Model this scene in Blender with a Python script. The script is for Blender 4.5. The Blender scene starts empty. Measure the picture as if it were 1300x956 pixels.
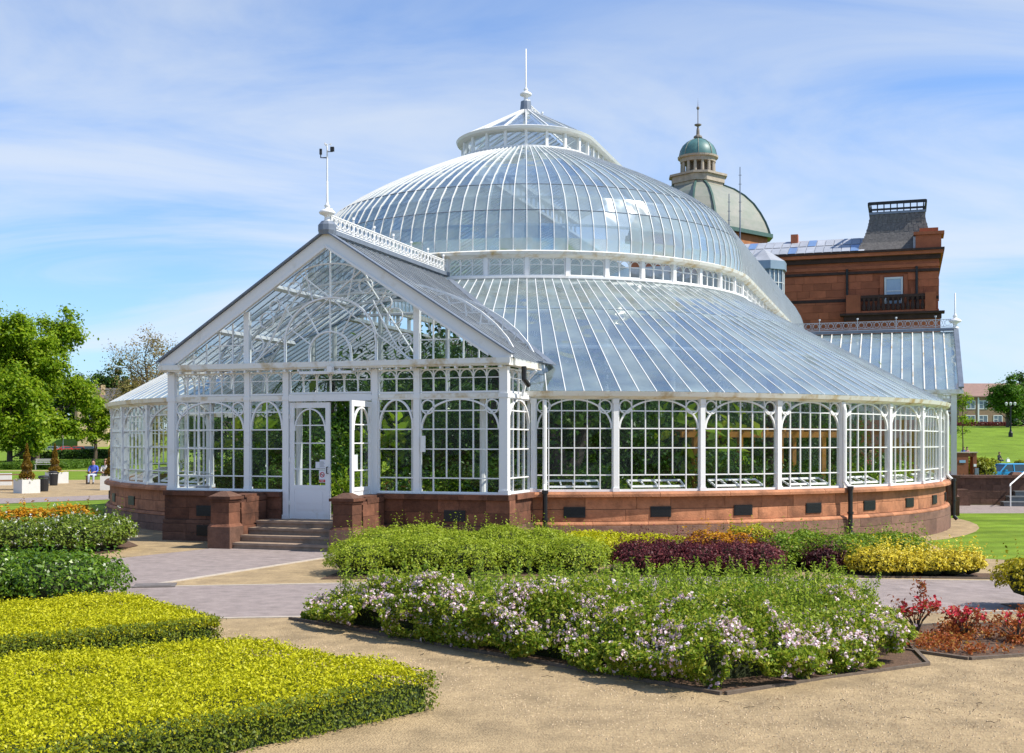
import bpy, bmesh, math, random
import numpy as np
from mathutils import Vector, Matrix
sin, cos, pi, R_ = math.sin, math.cos, math.pi, math.radians
random.seed(7); rng = np.random.default_rng(7)
S = bpy.context.scene; COL = S.collection

# ------------------------------------------------------------------ camera, sky, sun, exposure
EYE = 2.21; F = 1494.0; HOR = 562.3                     # eye height, focal length and horizon row of a 1300 px wide frame
cam = bpy.data.cameras.new('camera'); cam.sensor_width = 36; cam.lens = F / 1300 * 36
cam.shift_y = (HOR - 478) / 1300; cam.clip_start = .1; cam.clip_end = 6000
co = bpy.data.objects.new('camera', cam); co.location = (0, 0, EYE); co.rotation_euler = (R_(90), 0, 0)
COL.objects.link(co); S.camera = co
SUN_EL, SUN_AZ = R_(50), R_(105)                          # azimuth clockwise from +Y
sd = Vector((cos(SUN_EL) * sin(SUN_AZ), cos(SUN_EL) * cos(SUN_AZ), sin(SUN_EL)))
sl = bpy.data.lights.new('sun', 'SUN'); sl.energy = 5.0; sl.angle = R_(.5); sl.color = (1, .94, .84)
so = bpy.data.objects.new('sun', sl); so.rotation_euler = sd.to_track_quat('Z', 'Y').to_euler(); so.location = (60, -20, 60); COL.objects.link(so)
W = bpy.data.worlds.new('World'); S.world = W; W.use_nodes = True
nt = W.node_tree; N = nt.nodes; L = nt.links; N.clear()
def nd(t, **k):
    n = N.new(t)
    for a, b in k.items(): setattr(n, a, b)
    return n
out = nd('ShaderNodeOutputWorld'); bg = nd('ShaderNodeBackground'); bg.inputs[1].default_value = .118
sky = nd('ShaderNodeTexSky', sky_type='NISHITA', sun_disc=False, sun_elevation=SUN_EL, sun_rotation=SUN_AZ, air_density=1.0, dust_density=.7, ozone_density=2.2)
tc = nd('ShaderNodeTexCoord'); sep = nd('ShaderNodeSeparateXYZ'); L.new(tc.outputs['Generated'], sep.inputs[0])
def mth(op, a, b=None, c=None, clamp=False):
    n = nd('ShaderNodeMath', operation=op, use_clamp=clamp)
    for i, v in enumerate((a, b, c)):
        if v is None: continue
        if isinstance(v, (int, float)): n.inputs[i].default_value = v
        else: L.new(v, n.inputs[i])
    return n.outputs[0]
den = mth('ADD', mth('MAXIMUM', sep.outputs[2], 0), .22)  # clouds lie on a high flat layer
cx = nd('ShaderNodeCombineXYZ'); L.new(mth('DIVIDE', sep.outputs[0], den), cx.inputs[0]); L.new(mth('DIVIDE', sep.outputs[1], den), cx.inputs[1])
mp = nd('ShaderNodeMapping'); mp.inputs['Rotation'].default_value = (0, 0, R_(-25)); mp.inputs['Scale'].default_value = (.55, 1.25, 1); mp.inputs['Location'].default_value = (8.4, 7.7, 0)
L.new(cx.outputs[0], mp.inputs[0])
n1 = nd('ShaderNodeTexNoise'); n1.inputs['Scale'].default_value = 1.5; n1.inputs['Detail'].default_value = 9; n1.inputs['Roughness'].default_value = .58; n1.inputs['Distortion'].default_value = .9
n2 = nd('ShaderNodeTexNoise'); n2.inputs['Scale'].default_value = .55; n2.inputs['Detail'].default_value = 3
L.new(mp.outputs[0], n1.inputs[0]); L.new(mp.outputs[0], n2.inputs[0])
cr = nd('ShaderNodeMapRange', interpolation_type='SMOOTHSTEP'); cr.inputs[1].default_value = .39; cr.inputs[2].default_value = .64
L.new(mth('ADD', mth('MULTIPLY', n1.outputs[0], .55), mth('MULTIPLY', n2.outputs[0], .45)), cr.inputs[0])
mx = nd('ShaderNodeMixRGB'); cs_ = nd('ShaderNodeVectorMath', operation='SCALE'); cs_.inputs[0].default_value = (5.25, 6.0, 7.2)   # thin cloud is brightest low down, where one looks through more of it
L.new(mth('SUBTRACT', 1.0, mth('MULTIPLY', mth('MAXIMUM', sep.outputs[2], 0), .62)), cs_.inputs['Scale']); L.new(cs_.outputs[0], mx.inputs[2])
gm = nd('ShaderNodeMixRGB', blend_type='MULTIPLY'); gm.inputs[0].default_value = 1; gm.inputs[2].default_value = (.72, 1.0, 1.35, 1)
L.new(sky.outputs[0], gm.inputs[1]); L.new(gm.outputs[0], mx.inputs[1])
hz = mth('MULTIPLY', mth('POWER', mth('SUBTRACT', 1.0, mth('MAXIMUM', sep.outputs[2], 0), clamp=True), 9.0), .34)   # pale air towards the horizon
L.new(mth('MAXIMUM', mth('MULTIPLY', cr.outputs[0], .9), mth('ADD', hz, mth('MULTIPLY', cr.outputs[0], .3)), clamp=True), mx.inputs[0]); L.new(mx.outputs[0], bg.inputs[0]); L.new(bg.outputs[0], out.inputs[0])
S.view_settings.view_transform = 'Standard'; S.view_settings.look = 'None'; S.view_settings.exposure = .40; S.view_settings.gamma = 1
S.cycles.transparent_max_bounces = 40; S.cycles.max_bounces = 8; S.cycles.diffuse_bounces = 3; S.cycles.glossy_bounces = 3
S.cycles.caustics_reflective = False; S.cycles.caustics_refractive = False
S.cycles.use_denoising = True; S.cycles.sample_clamp_indirect = 6

# ------------------------------------------------------------------ materials
MATS = {}
def base_mat(name):
    m = bpy.data.materials.new(name); m.use_nodes = True; t = m.node_tree; t.nodes.clear(); MATS[name] = m
    o = t.nodes.new('ShaderNodeOutputMaterial'); return m, t, o
def mat(name, col, rough=.6, var=.15, scale=6, bump=0, bscale=40, metal=0, rnd=0, coord='Object', col2=None, big=0, spec=.4, stain=0):
    """a principled paint, stone or soil: two noise scales of colour, per-object variation, bump"""
    m, t, o = base_mat(name); n = t.nodes.new; l = t.links.new
    p = n('ShaderNodeBsdfPrincipled'); l(p.outputs[0], o.inputs[0])
    p.inputs['Roughness'].default_value = rough; p.inputs['Metallic'].default_value = metal; p.inputs['Specular IOR Level'].default_value = spec
    tcn = n('ShaderNodeTexCoord'); vec = tcn.outputs[coord]
    oi = n('ShaderNodeObjectInfo'); ad = n('ShaderNodeVectorMath'); ad.operation = 'ADD'
    cmb = n('ShaderNodeCombineXYZ'); k = n('ShaderNodeMath'); k.operation = 'MULTIPLY'; k.inputs[1].default_value = 37 if rnd else 0
    l(oi.outputs['Random'], k.inputs[0]); l(k.outputs[0], cmb.inputs[0]); l(k.outputs[0], cmb.inputs[1]); l(vec, ad.inputs[0]); l(cmb.outputs[0], ad.inputs[1])
    nz = n('ShaderNodeTexNoise'); nz.inputs['Scale'].default_value = scale; nz.inputs['Detail'].default_value = 8; nz.inputs['Roughness'].default_value = .65; l(ad.outputs[0], nz.inputs[0])
    rp = n('ShaderNodeMapRange'); rp.inputs[1].default_value = .3; rp.inputs[2].default_value = .7; l(nz.outputs[0], rp.inputs[0])
    mixc = n('ShaderNodeMixRGB'); c = Vector(col); c2 = Vector(col2) if col2 else c * (1 - 2 * var)
    mixc.inputs[1].default_value = (*(c2 if col2 else c * (1 - var)), 1); mixc.inputs[2].default_value = (*(c * (1 + (0 if col2 else var))), 1); l(rp.outputs[0], mixc.inputs[0])
    last = mixc.outputs[0]
    if big:
        nb = n('ShaderNodeTexNoise'); nb.inputs['Scale'].default_value = scale * .12; nb.inputs['Detail'].default_value = 4; l(ad.outputs[0], nb.inputs[0])
        mr = n('ShaderNodeMapRange'); mr.inputs[1].default_value = .3; mr.inputs[2].default_value = .7; mr.inputs[3].default_value = 1 - big; mr.inputs[4].default_value = 1 + big; l(nb.outputs[0], mr.inputs[0])
        ml = n('ShaderNodeVectorMath'); ml.operation = 'SCALE'; l(last, ml.inputs[0]); l(mr.outputs[0], ml.inputs['Scale']); last = ml.outputs[0]
    if stain:                   # soot and damp blotches
        nb = n('ShaderNodeTexNoise'); nb.inputs['Scale'].default_value = 1.7; nb.inputs['Detail'].default_value = 9; nb.inputs['Roughness'].default_value = .7; l(tcn.outputs['Object'], nb.inputs[0])
        mr = n('ShaderNodeMapRange'); mr.inputs[1].default_value = .48; mr.inputs[2].default_value = .66; mr.inputs[3].default_value = 1; mr.inputs[4].default_value = 1 - stain; l(nb.outputs[0], mr.inputs[0])
        ml = n('ShaderNodeVectorMath'); ml.operation = 'SCALE'; l(last, ml.inputs[0]); l(mr.outputs[0], ml.inputs['Scale']); last = ml.outputs[0]
    if rnd:
        mr = n('ShaderNodeMapRange'); mr.inputs[3].default_value = 1 - rnd; mr.inputs[4].default_value = 1 + rnd; l(oi.outputs['Random'], mr.inputs[0])
        ml = n('ShaderNodeVectorMath'); ml.operation = 'SCALE'; l(last, ml.inputs[0]); l(mr.outputs[0], ml.inputs['Scale']); last = ml.outputs[0]
    l(last, p.inputs['Base Color'])
    if bump:
        nb = n('ShaderNodeTexNoise'); nb.inputs['Scale'].default_value = bscale; nb.inputs['Detail'].default_value = 5; l(ad.outputs[0], nb.inputs[0])
        b = n('ShaderNodeBump'); b.inputs['Strength'].default_value = bump; b.inputs['Distance'].default_value = .02; l(nb.outputs[0], b.inputs['Height']); l(b.outputs[0], p.inputs['Normal'])
    return m
def leaf_mat(name, cols, trans=.35, rough=.5, spec=.25):
    """each leaf takes its colour from a per-leaf random number"""
    m, t, o = base_mat(name); n = t.nodes.new; l = t.links.new
    at = n('ShaderNodeAttribute'); at.attribute_name = 'rnd'
    rp = n('ShaderNodeValToRGB'); e = rp.color_ramp.elements
    while len(e) < len(cols): e.new(.5)
    for i, c in enumerate(cols): e[i].position = i / max(1, len(cols) - 1); e[i].color = (*c, 1)
    l(at.outputs['Fac'], rp.inputs[0])
    p = n('ShaderNodeBsdfPrincipled'); p.inputs['Roughness'].default_value = rough; p.inputs['Specular IOR Level'].default_value = spec; l(rp.outputs[0], p.inputs['Base Color'])
    tr = n('ShaderNodeBsdfTranslucent'); l(rp.outputs[0], tr.inputs[0]); ms = n('ShaderNodeMixShader'); ms.inputs[0].default_value = trans
    l(p.outputs[0], ms.inputs[1]); l(tr.outputs[0], ms.inputs[2]); l(ms.outputs[0], o.inputs[0]); return m
def glass_mat(name, tint=(.9, .95, .95), base=.07, gain=.9, powr=4, rough=.02, frost=0, fcol=(.6, .7, .75), wav=0, fvar=0, tilt=0):
    """thin pane: clear pass-through, mirror reflection that rises towards grazing, some dust or frost"""
    m, t, o = base_mat(name); n = t.nodes.new; l = t.links.new
    tr = n('ShaderNodeBsdfTransparent'); tr.inputs[0].default_value = (*tint, 1)
    gl = n('ShaderNodeBsdfGlossy'); gl.inputs['Roughness'].default_value = rough; gl.inputs[0].default_value = (.94, .96, .93, 1)
    lw = n('ShaderNodeLayerWeight'); pw = n('ShaderNodeMath'); pw.operation = 'POWER'; l(lw.outputs['Facing'], pw.inputs[0]); pw.inputs[1].default_value = powr
    ma = n('ShaderNodeMath'); ma.operation = 'MULTIPLY_ADD'; ma.use_clamp = True; l(pw.outputs[0], ma.inputs[0]); ma.inputs[1].default_value = gain; ma.inputs[2].default_value = base
    mxs = n('ShaderNodeMixShader'); l(ma.outputs[0], mxs.inputs[0]); l(tr.outputs[0], mxs.inputs[1]); l(gl.outputs[0], mxs.inputs[2]); last = mxs.outputs[0]
    oi = n('ShaderNodeObjectInfo'); tcn = n('ShaderNodeTexCoord')
    cb = n('ShaderNodeCombineXYZ'); k = n('ShaderNodeMath'); k.operation = 'MULTIPLY'; k.inputs[1].default_value = 61; l(oi.outputs['Random'], k.inputs[0]); l(k.outputs[0], cb.inputs[0]); l(k.outputs[0], cb.inputs[2])
    ad = n('ShaderNodeVectorMath'); ad.operation = 'ADD'; l(tcn.outputs['Object'], ad.inputs[0]); l(cb.outputs[0], ad.inputs[1])
    nsrc = None
    if tilt:                    # no two panes lie at quite the same angle
        wn = n('ShaderNodeTexWhiteNoise'); wn.noise_dimensions = '1D'; l(oi.outputs['Random'], wn.inputs['W']); sb = n('ShaderNodeVectorMath'); sb.operation = 'SUBTRACT'; sb.inputs[1].default_value = (.5, .5, .5); l(wn.outputs['Color'], sb.inputs[0])
        sc_ = n('ShaderNodeVectorMath'); sc_.operation = 'SCALE'; sc_.inputs['Scale'].default_value = tilt * 2; l(sb.outputs[0], sc_.inputs[0]); ge = n('ShaderNodeNewGeometry'); an = n('ShaderNodeVectorMath'); an.operation = 'ADD'; l(ge.outputs['Normal'], an.inputs[0]); l(sc_.outputs[0], an.inputs[1])
        nn_ = n('ShaderNodeVectorMath'); nn_.operation = 'NORMALIZE'; l(an.outputs[0], nn_.inputs[0]); nsrc = nn_.outputs[0]; l(nsrc, gl.inputs['Normal'])
    if wav:
        nz = n('ShaderNodeTexNoise'); nz.inputs['Scale'].default_value = 1.6; nz.inputs['Detail'].default_value = 1; l(ad.outputs[0], nz.inputs[0])
        b = n('ShaderNodeBump'); b.inputs['Strength'].default_value = wav; b.inputs['Distance'].default_value = .1; l(nz.outputs[0], b.inputs['Height']); l(b.outputs[0], gl.inputs['Normal'])
        if nsrc: l(nsrc, b.inputs['Normal'])
    if frost:
        df = n('ShaderNodeBsdfDiffuse'); df.inputs[0].default_value = (*fcol, 1); tl = n('ShaderNodeBsdfTranslucent'); tl.inputs[0].default_value = (*fcol, 1)
        m1 = n('ShaderNodeMixShader'); m1.inputs[0].default_value = .5; l(df.outputs[0], m1.inputs[1]); l(tl.outputs[0], m1.inputs[2])
        nz = n('ShaderNodeTexNoise'); nz.inputs['Scale'].default_value = .9; nz.inputs['Detail'].default_value = 5; l(ad.outputs[0], nz.inputs[0])
        mr = n('ShaderNodeMapRange'); mr.inputs[1].default_value = .3; mr.inputs[2].default_value = .7; mr.inputs[3].default_value = frost * (1 - fvar); mr.inputs[4].default_value = frost * (1 + fvar); l(nz.outputs[0], mr.inputs[0])
        rv = n('ShaderNodeMapRange'); rv.inputs[3].default_value = 1 - fvar * .7; rv.inputs[4].default_value = 1 + fvar * .7; l(oi.outputs['Random'], rv.inputs[0]); rm_ = n('ShaderNodeMath'); rm_.operation = 'MULTIPLY'; l(mr.outputs[0], rm_.inputs[0]); l(rv.outputs[0], rm_.inputs[1]); mr = rm_
        m2 = n('ShaderNodeMixShader'); l(mr.outputs[0], m2.inputs[0]); l(last, m2.inputs[1]); l(m1.outputs[0], m2.inputs[2]); last = m2.outputs[0]
    l(last, o.inputs[0]); return m
white = mat('white_paint', (.80, .80, .79), .45, .0, 2.4, col2=(.64, .60, .52), spec=.4)
MATS['white_paint'].node_tree.nodes['Map Range'].inputs[1].default_value = .22; MATS['white_paint'].node_tree.nodes['Map Range'].inputs[2].default_value = .42
mat('porch_bar_paint', (.30, .31, .33), .5, .1, 3)
barw = mat('glazing_bar_paint', (.70, .71, .71), .5, .08, 3)
rusty = mat('weathered_white_paint', (.78, .77, .72), .5, .0, 2.2, col2=(.50, .36, .16), big=.0)
MATS['weathered_white_paint'].node_tree.nodes['Map Range'].inputs[1].default_value = .32; MATS['weathered_white_paint'].node_tree.nodes['Map Range'].inputs[2].default_value = .52
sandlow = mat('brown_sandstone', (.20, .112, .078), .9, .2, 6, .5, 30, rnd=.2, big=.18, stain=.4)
porchst = mat('weathered_shaded_porch_sandstone', (.15, .062, .035), .9, .3, 6, .5, 28, rnd=.28, big=.22, stain=.5)  # weathered brown stone, its colour darkened further to paint in the porch's shade
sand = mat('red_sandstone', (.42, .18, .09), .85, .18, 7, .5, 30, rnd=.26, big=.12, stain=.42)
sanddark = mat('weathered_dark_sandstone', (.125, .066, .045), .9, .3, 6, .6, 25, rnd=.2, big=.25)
mortar = mat('mortar', (.17, .09, .06), .95, .2, 10)
stepm = mat('step_stone', (.30, .22, .16), .85, .25, 6, .4, 30, rnd=.15)
iron = mat('black_iron', (.012, .012, .013), .45, .2, 8)
lead = mat('lead_grey', (.17, .20, .25), .45, .2, 4, metal=.2)
wglass = glass_mat('wall_glass', (.95, .97, .96), .012, .85, 4.5, .008, .002, (.7, .75, .75), .15, .5, tilt=.02)
rglass = glass_mat('roof_glass', (.74, .83, .87), .40, .58, 2.2, .09, .36, (.52, .63, .66), .45, .5, tilt=.05)
pglass = glass_mat('porch_roof_glass', (.82, .89, .94), .10, .85, 2.4, .06, .24, (.66, .72, .76), .3, .4, tilt=.03)
gravelm = mat('tan_gravel', (.45, .335, .185), .95, .0, 22, 1.0, 60, col2=(.29, .205, .11), big=.2, stain=.22)
tarm = mat('mauve_tarmac', (.29, .238, .22), .9, .12, 40, .5, 120, big=.16, stain=.16)
kerbm = mat('pale_kerb', (.46, .40, .33), .9, .15, 12, .3)
def stripe(m):
    t = m.node_tree; p = [x for x in t.nodes if x.type == 'BSDF_PRINCIPLED'][0]; src = p.inputs['Base Color'].links[0].from_socket; n = t.nodes.new; l = t.links.new
    tc_ = n('ShaderNodeTexCoord'); mp_ = n('ShaderNodeMapping'); mp_.inputs['Rotation'].default_value = (0, 0, R_(78)); wv = n('ShaderNodeTexWave'); wv.inputs['Scale'].default_value = .22; wv.inputs['Distortion'].default_value = 1.2; wv.inputs['Detail'].default_value = 3; l(tc_.outputs['Object'], mp_.inputs[0]); l(mp_.outputs[0], wv.inputs[0])
    mr = n('ShaderNodeMapRange'); mr.inputs[3].default_value = .86; mr.inputs[4].default_value = 1.12; l(wv.outputs['Fac'], mr.inputs[0]); ml = n('ShaderNodeVectorMath'); ml.operation = 'SCALE'; l(src, ml.inputs[0]); l(mr.outputs[0], ml.inputs['Scale']); l(ml.outputs[0], p.inputs['Base Color'])
lawnm = mat('lawn_grass', (.185, .27, .028), .9, .0, 3.0, 1.0, 60, col2=(.12, .20, .018), big=.22, spec=.1)
stripe(lawnm)
soilm = mat('bed_soil', (.115, .068, .042), 1, .35, 14, 1, 45)
timber = mat('edging_timber', (.13, .10, .075), .9, .25, 10, .3)
pavem = mat('floor_paving', (.22, .19, .16), .9, .15, 5)

# ------------------------------------------------------------------ mesh helpers
class MB:
    def __init__(s): s.v = []; s.f = []; s.m = []
    def quad(s, *p, mi=0):
        i = len(s.v); s.v += [tuple(q) for q in p]; s.f.append(tuple(range(i, i + len(p)))); s.m.append(mi); return s
    def hexa(s, b, t, mi=0):
        """solid between two rings of points (bottom, top)"""
        i = len(s.v); n = len(b); s.v += [tuple(q) for q in b] + [tuple(q) for q in t]
        s.f.append(tuple(i + k for k in reversed(range(n)))); s.f.append(tuple(i + n + k for k in range(n)))
        for k in range(n): s.f.append((i + k, i + (k + 1) % n, i + n + (k + 1) % n, i + n + k))
        s.m += [mi] * (n + 2); return s
    def box(s, x0, x1, y0, y1, z0, z1, mi=0):
        return s.hexa([(x0, y0, z0), (x1, y0, z0), (x1, y1, z0), (x0, y1, z0)], [(x0, y0, z1), (x1, y0, z1), (x1, y1, z1), (x0, y1, z1)], mi)
    def rbox(s, c, sz, rz=0, mi=0, top=1.0):
        """box centred in plan on c, standing on c.z, turned by rz, top scaled"""
        hx, hy = sz[0] / 2, sz[1] / 2; ca, sa = cos(rz), sin(rz)
        r = lambda x, y, z: (c[0] + x * ca - y * sa, c[1] + x * sa + y * ca, z)
        q = [(-hx, -hy), (hx, -hy), (hx, hy), (-hx, hy)]
        return s.hexa([r(x, y, c[2]) for x, y in q], [r(x * top, y * top, c[2] + sz[2]) for x, y in q], mi)
    def prism(s, poly, z0, z1, mi=0): return s.hexa([(x, y, z0) for x, y in poly], [(x, y, z1) for x, y in poly], mi)
    def sweep(s, pts, w, d, n, mi=0, closed=False):
        """rectangular bar along pts: w across, d along the normal n (a vector or one per point), centred"""
        P = [Vector(p) for p in pts]; k = len(P); i0 = len(s.v)
        for i in range(k):
            a = P[i - 1] if (i or closed) else P[0]; b = P[(i + 1) % k] if (i < k - 1 or closed) else P[-1]
            t = (b - a).normalized(); nn = Vector(n[i] if isinstance(n, list) else n); sd_ = t.cross(nn).normalized(); nn = sd_.cross(t).normalized()
            ww = w
            for sx, sy in ((-1, -1), (1, -1), (1, 1), (-1, 1)): s.v.append(tuple(P[i] + sd_ * sx * ww / 2 + nn * sy * d / 2))
        for i in range(k if closed else k - 1):
            a = i0 + 4 * i; b = i0 + 4 * ((i + 1) % k)
            for j in range(4): s.f.append((a + j, a + (j + 1) % 4, b + (j + 1) % 4, b + j)); s.m.append(mi)
        if not closed:
            s.f.append((i0 + 3, i0 + 2, i0 + 1, i0)); e = i0 + 4 * (k - 1); s.f.append((e, e + 1, e + 2, e + 3)); s.m += [mi, mi]
        return s
    def beam(s, a, b, w, d, n, mi=0): return s.sweep([a, b], w, d, n, mi)
    def tube(s, pts, r, n=6, mi=0, cap=True):
        P = [Vector(p) for p in pts]; rr = r if isinstance(r, (list, tuple)) else [r] * len(P); i0 = len(s.v); u = None
        for i, p in enumerate(P):
            t = (P[min(i + 1, len(P) - 1)] - P[max(i - 1, 0)]).normalized()
            if u is None: u = t.orthogonal().normalized()
            u = (u - t * u.dot(t)).normalized() if (u - t * u.dot(t)).length > 1e-5 else t.orthogonal().normalized(); v = t.cross(u)
            for j in range(n): s.v.append(tuple(p + (u * cos(2 * pi * j / n) + v * sin(2 * pi * j / n)) * rr[i]))
        for i in range(len(P) - 1):
            for j in range(n):
                a = i0 + i * n; s.f.append((a + j, a + (j + 1) % n, a + n + (j + 1) % n, a + n + j)); s.m.append(mi)
        if cap:
            s.f.append(tuple(i0 + j for j in reversed(range(n)))); e = i0 + (len(P) - 1) * n; s.f.append(tuple(e + j for j in range(n))); s.m += [mi, mi]
        return s
    def lathe(s, prof, n=12, c=(0, 0), a0=0, a1=2 * pi, mi=0, ph=0):
        """profile of (r, z) turned about the vertical through c, from angle a0 to a1 (0 points to -Y)"""
        full = abs(a1 - a0 - 2 * pi) < 1e-6; k = n if full else n + 1; i0 = len(s.v)
        for r, z in prof:
            for j in range(k):
                a = a0 + (a1 - a0) * j / n + ph; s.v.append((c[0] + r * sin(a), c[1] - r * cos(a), z))
        for i in range(len(prof) - 1):
            for j in range(n):
                a = i0 + i * k + j; b = i0 + i * k + (j + 1) % k; s.f.append((a, b, b + k, a + k)); s.m.append(mi)
        return s
    def build(s, name, mats, parent=None, smooth=False, kind=None):
        me = bpy.data.meshes.new(name); me.from_pydata(s.v, [], s.f)
        for m in (mats if isinstance(mats, (list, tuple)) else [mats]): me.materials.append(m)
        if any(s.m): me.polygons.foreach_set('material_index', s.m)
        if smooth: me.polygons.foreach_set('use_smooth', [True] * len(s.f))
        me.update(); return obj(name, me, parent, kind)
def obj(name, me, parent=None, kind=None, loc=None, rz=0):
    o = bpy.data.objects.new(name, me); COL.objects.link(o); o.parent = parent
    if kind: o['kind'] = kind
    if loc is not None: o.location = loc
    if rz: o.rotation_euler = (0, 0, rz)
    return o
def thing(name, label, cat, loc=(0, 0, 0), rz=0, group=None):
    o = bpy.data.objects.new(name, None); COL.objects.link(o); o.location = loc; o.rotation_euler = (0, 0, rz); o.empty_display_size = .3
    o['label'] = label; o['category'] = cat
    if group: o['group'] = group
    return o
def dup(o, parent=None, rz=None, loc=None):
    c = o.copy(); COL.objects.link(c); c.parent = parent if parent else o.parent
    if rz is not None: c.rotation_euler = (0, 0, rz)
    if loc is not None: c.location = loc
    return c
def dup_tree(o, parent=None, rz=None, loc=None):
    c = dup(o, parent, rz, loc)
    for ch in list(o.children): dup_tree(ch, c)
    return c
def ss(a, b, x):
    t = min(1, max(0, (x - a) / (b - a))); return t * t * (3 - 2 * t)
def g(x, y):                                              # height of the ground
    z = -.22 * min(1, max(0, (x - 3) / 8)); w = ss(8, 24, x)
    z += w * (-.45 * ss(52, 85, y) + 5.5 * ss(95, 185, y))
    z += 5.2 * ss(285, 335, y) * ss(-4, -30, x)
    return z
def G(px, py, h=0):                                       # ground point seen at a pixel of the 1300 px frame (at height h)
    d = (EYE - h) * F / (py - HOR); return ((px - 650) / F * d, d)
def at(px, py, d): return ((px - 650) / F * d, d, EYE + (HOR - py) / F * d)
def leaves(name, P, size, mat_, parent=None, up=.5, asp=.55, kind=None, dirs=None, fold=.25):
    """one mesh of many folded leaf blades at the points P"""
    P = np.asarray(P, float); n = len(P); sz = size * rng.uniform(.6, 1.35, n)
    nrm = rng.normal(size=(n, 3)); nrm /= np.linalg.norm(nrm, axis=1)[:, None]
    if dirs is not None: nrm = nrm * .6 + dirs
    nrm[:, 2] += up; nrm /= np.linalg.norm(nrm, axis=1)[:, None]
    t = rng.normal(size=(n, 3)); t -= nrm * (t * nrm).sum(1)[:, None]; t /= np.linalg.norm(t, axis=1)[:, None]
    b = np.cross(nrm, t); h = sz[:, None] / 2
    V = np.empty((n, 4, 3)); V[:, 0] = P - t * h; V[:, 2] = P + t * h
    V[:, 1] = P + b * h * asp + nrm * h * fold; V[:, 3] = P - b * h * asp + nrm * h * fold
    me = bpy.data.meshes.new(name); me.vertices.add(4 * n); me.vertices.foreach_set('co', V.ravel())
    me.loops.add(4 * n); me.loops.foreach_set('vertex_index', np.arange(4 * n, dtype=np.int32))
    me.polygons.add(n); me.polygons.foreach_set('loop_start', np.arange(0, 4 * n, 4, dtype=np.int32)); me.polygons.foreach_set('loop_total', np.full(n, 4, np.int32))
    a = me.attributes.new('rnd', 'FLOAT', 'FACE'); r = np.clip(rng.normal(.5, .22, n), 0, 1); a.data.foreach_set('value', r)
    me.materials.append(mat_); me.update(calc_edges=True)
    return obj(name, me, parent, kind)
def in_poly(x, y, poly):
    r = np.zeros(len(x), bool); n = len(poly)
    for i in range(n):
        x0, y0 = poly[i]; x1, y1 = poly[(i + 1) % n]
        c = ((y0 > y) != (y1 > y)); r ^= c & (x < (x1 - x0) * (y - y0) / ((y1 - y0) if y1 != y0 else 1e-9) + x0)
    return r
def poly_pts(poly, n):
    p = np.array(poly); lo, hi = p.min(0), p.max(0); out_ = np.zeros((0, 2))
    while len(out_) < n:
        q = rng.uniform(lo, hi, (n * 2, 2)); out_ = np.vstack([out_, q[in_poly(q[:, 0], q[:, 1], poly)]])
    return out_[:n]
def vnoise(x, y, s, seed=0):
    """smooth value noise 0..1"""
    r = np.random.default_rng(seed).uniform(size=(64, 64)); x = x / s + 17.3; y = y / s + 9.1
    xi = np.floor(x).astype(int); yi = np.floor(y).astype(int); fx = x - xi; fy = y - yi; fx = fx * fx * (3 - 2 * fx); fy = fy * fy * (3 - 2 * fy)
    q = lambda a, b: r[a % 64, b % 64]
    return (q(xi, yi) * (1 - fx) + q(xi + 1, yi) * fx) * (1 - fy) + (q(xi, yi + 1) * (1 - fx) + q(xi + 1, yi + 1) * fx) * fy
def gv(x, y): return np.array([g(a, b) for a, b in zip(x, y)])

# ------------------------------------------------------------------ ground and paths
def ground():
    xs = sorted(set([-3000, -1500, -800, -500, -350] + list(range(-260, -30, 14)) + list(range(-30, 0, 6)) + [0, 3, 11] + list(range(8, 60, 4)) + list(range(60, 200, 14)) + [260, 400, 800, 1500, 3000]))
    ys = sorted(set([-60, -20, 0, 10, 20, 30, 40, 50] + list(range(50, 200, 5)) + list(range(200, 280, 20)) + list(range(280, 345, 5)) + [400, 600, 1000, 2000, 4500]))
    m = MB(); m.v = [(x, y, g(x, y)) for y in ys for x in xs]; k = len(xs)
    m.f = [(j * k + i, j * k + i + 1, (j + 1) * k + i + 1, (j + 1) * k + i) for j in range(len(ys) - 1) for i in range(k - 1)]; m.m = [0] * len(m.f)
    o = m.build('lawn', lawnm, kind='structure')
def sheet(name, poly, zo, mt, kind='structure', parent=None):
    bm = bmesh.new(); bm.faces.new([bm.verts.new((x, y, 0)) for x, y in poly]); bm.normal_update(); bmesh.ops.triangulate(bm, faces=bm.faces)
    for cut in (3, 8, 11, 14, 18, 24):
        bmesh.ops.bisect_plane(bm, geom=bm.verts[:] + bm.edges[:] + bm.faces[:], plane_co=(cut, 0, 0), plane_no=(1, 0, 0))
    for v in bm.verts: v.co.z = g(v.co.x, v.co.y) + zo
    bmesh.ops.recalc_face_normals(bm, faces=bm.faces)
    if sum(f.normal.z for f in bm.faces) < 0: bmesh.ops.reverse_faces(bm, faces=bm.faces)
    me = bpy.data.meshes.new(name); bm.to_mesh(me); bm.free(); me.materials.append(mt); return obj(name, me, parent, kind)
TH = R_(18.465); CX, CY = .458, 38.806
def toW(p, t): return (CX + p * cos(TH) + t * sin(TH), CY - p * sin(TH) + t * cos(TH))
ground()
arc = [(CX + 13.9 * sin(R_(a)), CY - 13.9 * cos(R_(a))) for a in range(86, 40, -6)]
arcl = [(CX + 13.5 * sin(R_(a)), CY - 13.5 * cos(R_(a))) for a in range(-30, -76, -6)]
sheet('gravel', [(-70, -15), (70, -15), (70, 23.6), (11.2, 23.6), (9.3, 24.6)] + list(reversed(arc)) + [(CX + 12, CY), (CX - 9, CY), (-12.2, 37.0), (-13.0, 34.2), (-14.5, 33.2), (-40, 30), (-70, 28)], .004, gravelm)
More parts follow.
